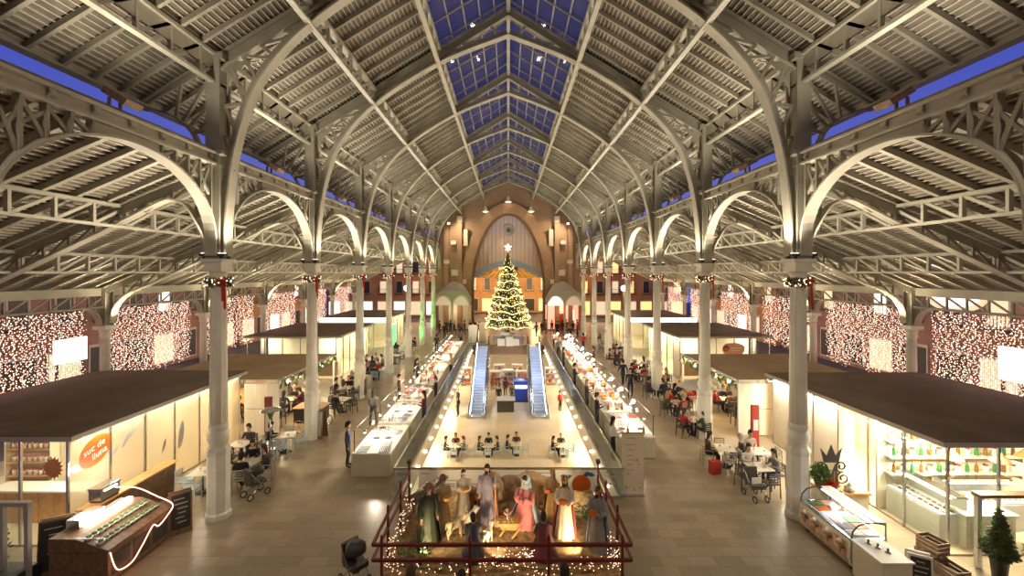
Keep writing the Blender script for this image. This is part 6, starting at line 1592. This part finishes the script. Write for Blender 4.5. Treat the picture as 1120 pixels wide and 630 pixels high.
    if extra == 'chest':
        w_ = (Vector(n['palml'][0])+Vector(n['palmr'][0]))/2; MB().cbox((w_.x, w_.y+.06, w_.z+.05), (.18, .14, .12)).build('gift_casket', 'orange', o)
    if extra == 'basket':
        w_ = (Vector(n['palml'][0])+Vector(n['palmr'][0]))/2; MB().lathe([(.10, -.02), (.15, .1)], 12, c=(w_.x, w_.y+.08, w_.z)).build('basket', 'wood', o)
    return o
def sp(x, y): return (x, y, gz(x, y)-.02)
PI = math.pi
statue('staff', sp(-.62, 12.35), PI-.15, 'grey-violet robed bearded man statue with a rose cloak holding a staff', (.30, .27, .34), (.62, .22, .13), None, 'dark', True, .93, 'staff', True)
statue('kneel', sp(.50, 12.25), PI-.5, 'pink-robed kneeling woman statue with pale blue mantle', (.72, .24, .24), (.42, .55, .62), 'veil', 'brown', True, 1.05)
statue('hold', sp(1.55, 11.55), PI-.3, 'crowned king statue in white robe and red cloak holding a gift', (.66, .56, .40), (.40, .05, .04), 'crown', 'brown', True, .9, 'chest', True)
statue('hold', sp(1.30, 12.35), PI-.5, 'second crowned king statue in golden brown cloak beside the red-cloaked king', (.46, .28, .10), (.42, .25, .08), 'crown', 'grey', True, .84, 'chest', True)
statue('hold', sp(2.38, 11.15), PI-.6, 'king statue in blue-grey cloak standing at the right end of the nativity', (.24, .24, .22), (.13, .17, .22), 'crown', 'dark', True, .92, 'chest', True)
statue('stand', sp(-2.15, 11.35), PI+.5, 'shepherd statue in dark green coat at the left end of the nativity', (.035, .045, .02), (.03, .04, .018), 'hat', 'dark', False, .95)
statue('hold', sp(-1.88, 12.0), PI+.5, 'shepherd statue in beige tunic behind the green-coated shepherd', (.50, .36, .18), None, 'hat', 'brown', False, .86, 'basket')
statue('hold', sp(-1.35, 12.6), PI+.3, 'woman statue in white headscarf and cream dress carrying a basket', (.62, .55, .42), None, 'scarf', 'brown', True, .80, 'basket')
statue('kneel', sp(-.92, 10.95), .1, 'kneeling shepherd statue in dark smock seen from behind', (.05, .05, .07), None, None, 'dark', False, .76)
statue('kneel', sp(.92, 10.95), .3, 'kneeling statue in dark green and burgundy seen from behind on the right', (.05, .07, .05), (.14, .03, .035), None, 'dark', False, .80)
# manger and infant
t = thing('manger', sp(0.02, 11.85), 0, 'small wooden manger of straw with cross legs at the centre of the nativity', 'manger')
MB().ext([(-.28, .42), (.28, .42), (.2, .24), (-.2, .24)], -.18, .18, 'XZ').build('trough', 'wood', t)
for x in (-.2, .2):
    MB().bar((x-.12, -.16, 0), (x+.12, -.16, .3), .04, .04).build('leg', 'wood', t); MB().bar((x+.12, .16, 0), (x-.12, .16, .3), .04, .04).build('leg', 'wood', t)
m = MB(); rg = random.Random(2)
for i in range(120):
    p = Vector((rg.uniform(-.28, .28), rg.uniform(-.18, .18), .42+rg.uniform(0, .05))); q = p+Vector((rg.uniform(-.12, .12), rg.uniform(-.1, .1), rg.uniform(-.03, .04))); m.bar(p, q, .012, .006)
tag(m.build('straw', mat('straw_stems', (.62, .42, .14), .8), t), kind='stuff')
inf = {'hip': ((0, -.02, 0), (.05, .045), 0), 'chest': ((0, .10, .01), (.055, .045), 0), 'neck': ((0, .15, .02), .028, 0), 'head': ((0, .21, .04), .058, 0), 'crown': ((0, .26, .05), .045, 0), 'kl': ((-.05, -.11, .06), .026, 0), 'fl': ((-.05, -.19, .02), .02, 0), 'kr': ((.05, -.11, .05), .026, 0), 'fr': ((.05, -.20, .03), .02, 0), 'el': ((-.10, .10, .05), .02, 0), 'hl': ((-.12, .15, .10), .018, 0), 'er': ((.10, .10, .05), .02, 0), 'hr': ((.12, .15, .10), .018, 0)}
me = grow(inf, [('hip', 'chest'), ('chest', 'neck'), ('neck', 'head'), ('head', 'crown'), ('hip', 'kl'), ('kl', 'fl'), ('hip', 'kr'), ('kr', 'fr'), ('chest', 'el'), ('el', 'hl'), ('chest', 'er'), ('er', 'hr')], 'hip', 2)
o = bpy.data.objects.new('infant_statue', me); COL.objects.link(o); o.location = Vector(sp(.02, 11.85))+Vector((0, -.02, .50)); o.rotation_euler = (.35, 0, .3); tag(o, 'infant statue lying on the straw in the manger', 'statue')
MB().ball((0, .0, -.005), .075, 10, sc_=(1, .8, .6)).build('swaddling_cloth', 'cloth', o)
# animals
def beast(name, loc, rz, s, colr, lab, kind):
    L = {'ox': (.62, .58, .17, .17), 'sheep': (.34, .40, .125, .10)}[kind]
    ln, h, bd, nk = L; n = {}; e = []
    n['rump'] = ((0, -ln*.5, h), bd*.85, 0); n['belly'] = ((0, 0, h-.02), bd, 0); n['chest'] = ((0, ln*.42, h+.01), bd*.95, 0); n['neck'] = ((0, ln*.68, h+nk), bd*.55, 0); n['poll'] = ((0, ln*.82, h+nk*2.0), bd*.50, 0); n['muzzle'] = ((0, ln*1.18, h+nk*1.5), bd*.30, 0)
    n['tail'] = ((0, -ln*.72, h+.02), .025, 0); n['tailtip'] = ((0, -ln*.78, h-.25*(1 if kind == 'ox' else .5)), .018, 0)
    e += [('rump', 'belly'), ('belly', 'chest'), ('chest', 'neck'), ('neck', 'poll'), ('poll', 'muzzle'), ('rump', 'tail'), ('tail', 'tailtip')]
    for sg, q in ((-1, 'l'), (1, 'r')):
        n['ear'+q] = ((sg*bd*.85, ln*.80, h+nk*2.15), .022, 0); e.append(('poll', 'ear'+q))
        n['fs'+q] = ((sg*bd*.55, ln*.42, h-.14), bd*.34, 0); n['fk'+q] = ((sg*bd*.55, ln*.45, h*.45), bd*.20, 0); n['ff'+q] = ((sg*bd*.55, ln*.44, .03), bd*.19, 0)
        n['ht'+q] = ((sg*bd*.6, -ln*.40, h-.16), bd*.42, 0); n['hk'+q] = ((sg*bd*.6, -ln*.62, h*.36), bd*.18, 0); n['hf'+q] = ((sg*bd*.6, -ln*.58, .03), bd*.18, 0)
        e += [('chest', 'fs'+q), ('fs'+q, 'fk'+q), ('fk'+q, 'ff'+q), ('rump', 'ht'+q), ('ht'+q, 'hk'+q), ('hk'+q, 'hf'+q)]
        if kind == 'ox': n['horn'+q] = ((sg*bd*.9, ln*.86, h+nk*2.6), .014, 0); e.append(('poll', 'horn'+q))
    me = grow(n, e, 'belly', 2); o = bpy.data.objects.new(name, me); COL.objects.link(o); o.location = loc; o.rotation_euler = (0, 0, rz); o.scale = (s,)*3
    me.materials.clear(); me.materials.append(mat(lab.split()[0]+'_hide_'+str(len(bpy.data.materials)), colr, .9, noise=.25, nscale=12, bump=.4))
    return tag(o, lab, 'animal statue')
beast('ox_statue', sp(-1.05, 13.0), -1.9, .95, (.22, .11, .05), 'brown ox statue standing behind the basket woman', 'ox')
beast('donkey_statue', sp(-2.55, 12.8), -1.2, .9, (.16, .13, .10), 'grey-brown donkey statue at the back left of the grotto', 'ox')
beast('camel_coloured_calf_statue', sp(1.2, 13.15), 1.9, 1.2, (.45, .28, .12), 'tan calf statue behind the crowned kings', 'ox')
beast('sheep_statue', sp(-1.45, 11.5), -1.2, 1.0, (.62, .48, .28), 'golden sheep statue standing left of the kneeling shepherd', 'sheep')
beast('sheep_statue', sp(-1.12, 11.75), -.9, .95, (.66, .62, .52), 'white sheep statue nearer the manger', 'sheep')
beast('sheep_statue', sp(-.55, 11.3), -.4, .8, (.66, .60, .50), 'small white lamb statue right of the kneeling shepherd', 'sheep')
# railing
rl = thing('railing', (0, NY0, 0), 0, 'dark red two-rail railing round the nativity scene', 'railing')
RZ = 1.42
def rr_(m): return wp(m, 'rail', 'rail', rl)
for z in (RZ, RZ-.36):
    rr_(MB().bar((NX0, NY0, z), (NX1, NY0, z), .07, .07)); rr_(MB().bar((NX0, NY0, z), (NX0, NY1-.35, z), .06, .06)); rr_(MB().bar((NX1, NY0, z), (NX1, NY1-.35, z), .06, .06))
for x, y in [(NX0+.22, NY0)]+[(NX0, y) for y in (11.2, 12.5, 13.6)]+[(NX1, y) for y in (11.2, 12.5, 13.6)]+[(NX1-.22, NY0), (-.9, NY0), (.95, NY0)]: wp(MB().bar((x, y, 0), (x, y, RZ+.22), .06, .06), 'post', 'rail', rl)
m = MB().box(NX0+.02, NX1-.02, NY0+.04, NY0+.07, .0, .62); wp(m, 'skirting_board', 'brownwood', rl)
def lightnet(name, lab, pts, seed):
    t = thing(name, pts[0], 0, lab, 'string lights', 'nativity string lights'); rg = random.Random(seed); P = [Vector(p)-Vector(pts[0]) for p in crom(pts, 10)]
    MB().tube(P, .008, 4).build('wire', 'dark', t); m = MB()
    for p in P:
        for q in range(3): m.octa((p.x+rg.uniform(-.14, .14), p.y+rg.uniform(-.12, .12), p.z+rg.uniform(-.12, .16)), .014)
    tag(m.build('bulbs', 'bulb', t, recalc=False), kind='stuff')
lightnet('string_lights', 'string lights along the front foot of the nativity', [(NX0+.3, NY0+.22, .78), (-1.5, NY0+.2, .72), (-.4, NY0+.25, .8), (.8, NY0+.2, .7), (1.9, NY0+.22, .8), (NX1-.3, NY0+.2, .78)], 1)
lightnet('string_lights', 'string lights up the left side of the nativity', [(NX0+.25, NY0+.35, .75), (NX0+.25, 10.8, .82), (NX0+.28, 11.6, .95), (NX0+.3, 12.4, 1.1)], 2)
lightnet('string_lights', 'string lights up the right side of the nativity', [(NX1-.25, NY0+.35, .75), (NX1-.25, 10.8, .82), (NX1-.28, 11.6, .95), (NX1-.3, 12.6, 1.15)], 3)
lightnet('string_lights', 'patch of string lights in the straw in front of the manger', [(-.5, 10.5, .62), (0, 10.4, .64), (.45, 10.5, .62), (.5, 10.7, .66), (-.2, 10.75, .66)], 4)
for i, (x, y) in enumerate(((-.3, 10.4), (1.9, 10.6), (-2.2, 10.5))):
    t = thing('ground_spotlight', (x, y, gz(x, y)), 0, f'small dark spotlight in the straw, {["centre front","right front","left front"][i]} of the nativity', 'spotlight', 'nativity spotlights')
    MB().lathe([(.05, 0), (.05, .02)], 10).build('base', 'dark', t); MB().cbox((0, .02, .09), (.09, .1, .09)).build('housing', 'dark', t)
    light('SPOT', (x, y+.12, gz(x, y)+.22), 110, (1, .74, .42), .05, ((x*.4), 12.6, 1.4), 120, .7)
for sx, nm in ((NX0, 'left'), (NX1, 'right')):
    t = thing('railing_lamp', (sx, NY1-.42, RZ+.02), 0, f'small lamp clipped to the {nm} rear corner of the nativity railing', 'lamp')
    MB().bar((0, 0, 0), (0, 0, .22), .03, .03).build('clip', 'dark', t); MB().cbox((0, .03, .27), (.12, .14, .1)).build('housing', 'dark', t)
    light('SPOT', (sx*.95, NY1-.5, RZ+.32), 130, (1, .78, .48), .06, (sx*.1, 13.2, .6), 125, .8)
leafy_t = thing('fern_clump', sp(2.3, 12.5), 0, 'clump of green ferns at the back right of the nativity', 'plant'); leafy('foliage', leafy_t, (0, 0, 0), .35, .3, 120, 9); MB().lathe([(.05, 0), (.02, .2)], 6).build('stem', 'bark', leafy_t)
leafy_t = thing('moss_bush', sp(-2.4, 10.6), 0, 'low green bush at the front left of the nativity', 'plant'); leafy('foliage', leafy_t, (0, 0, 0), .4, .35, 150, 10); MB().lathe([(.05, 0), (.02, .2)], 6).build('stem', 'bark', leafy_t)
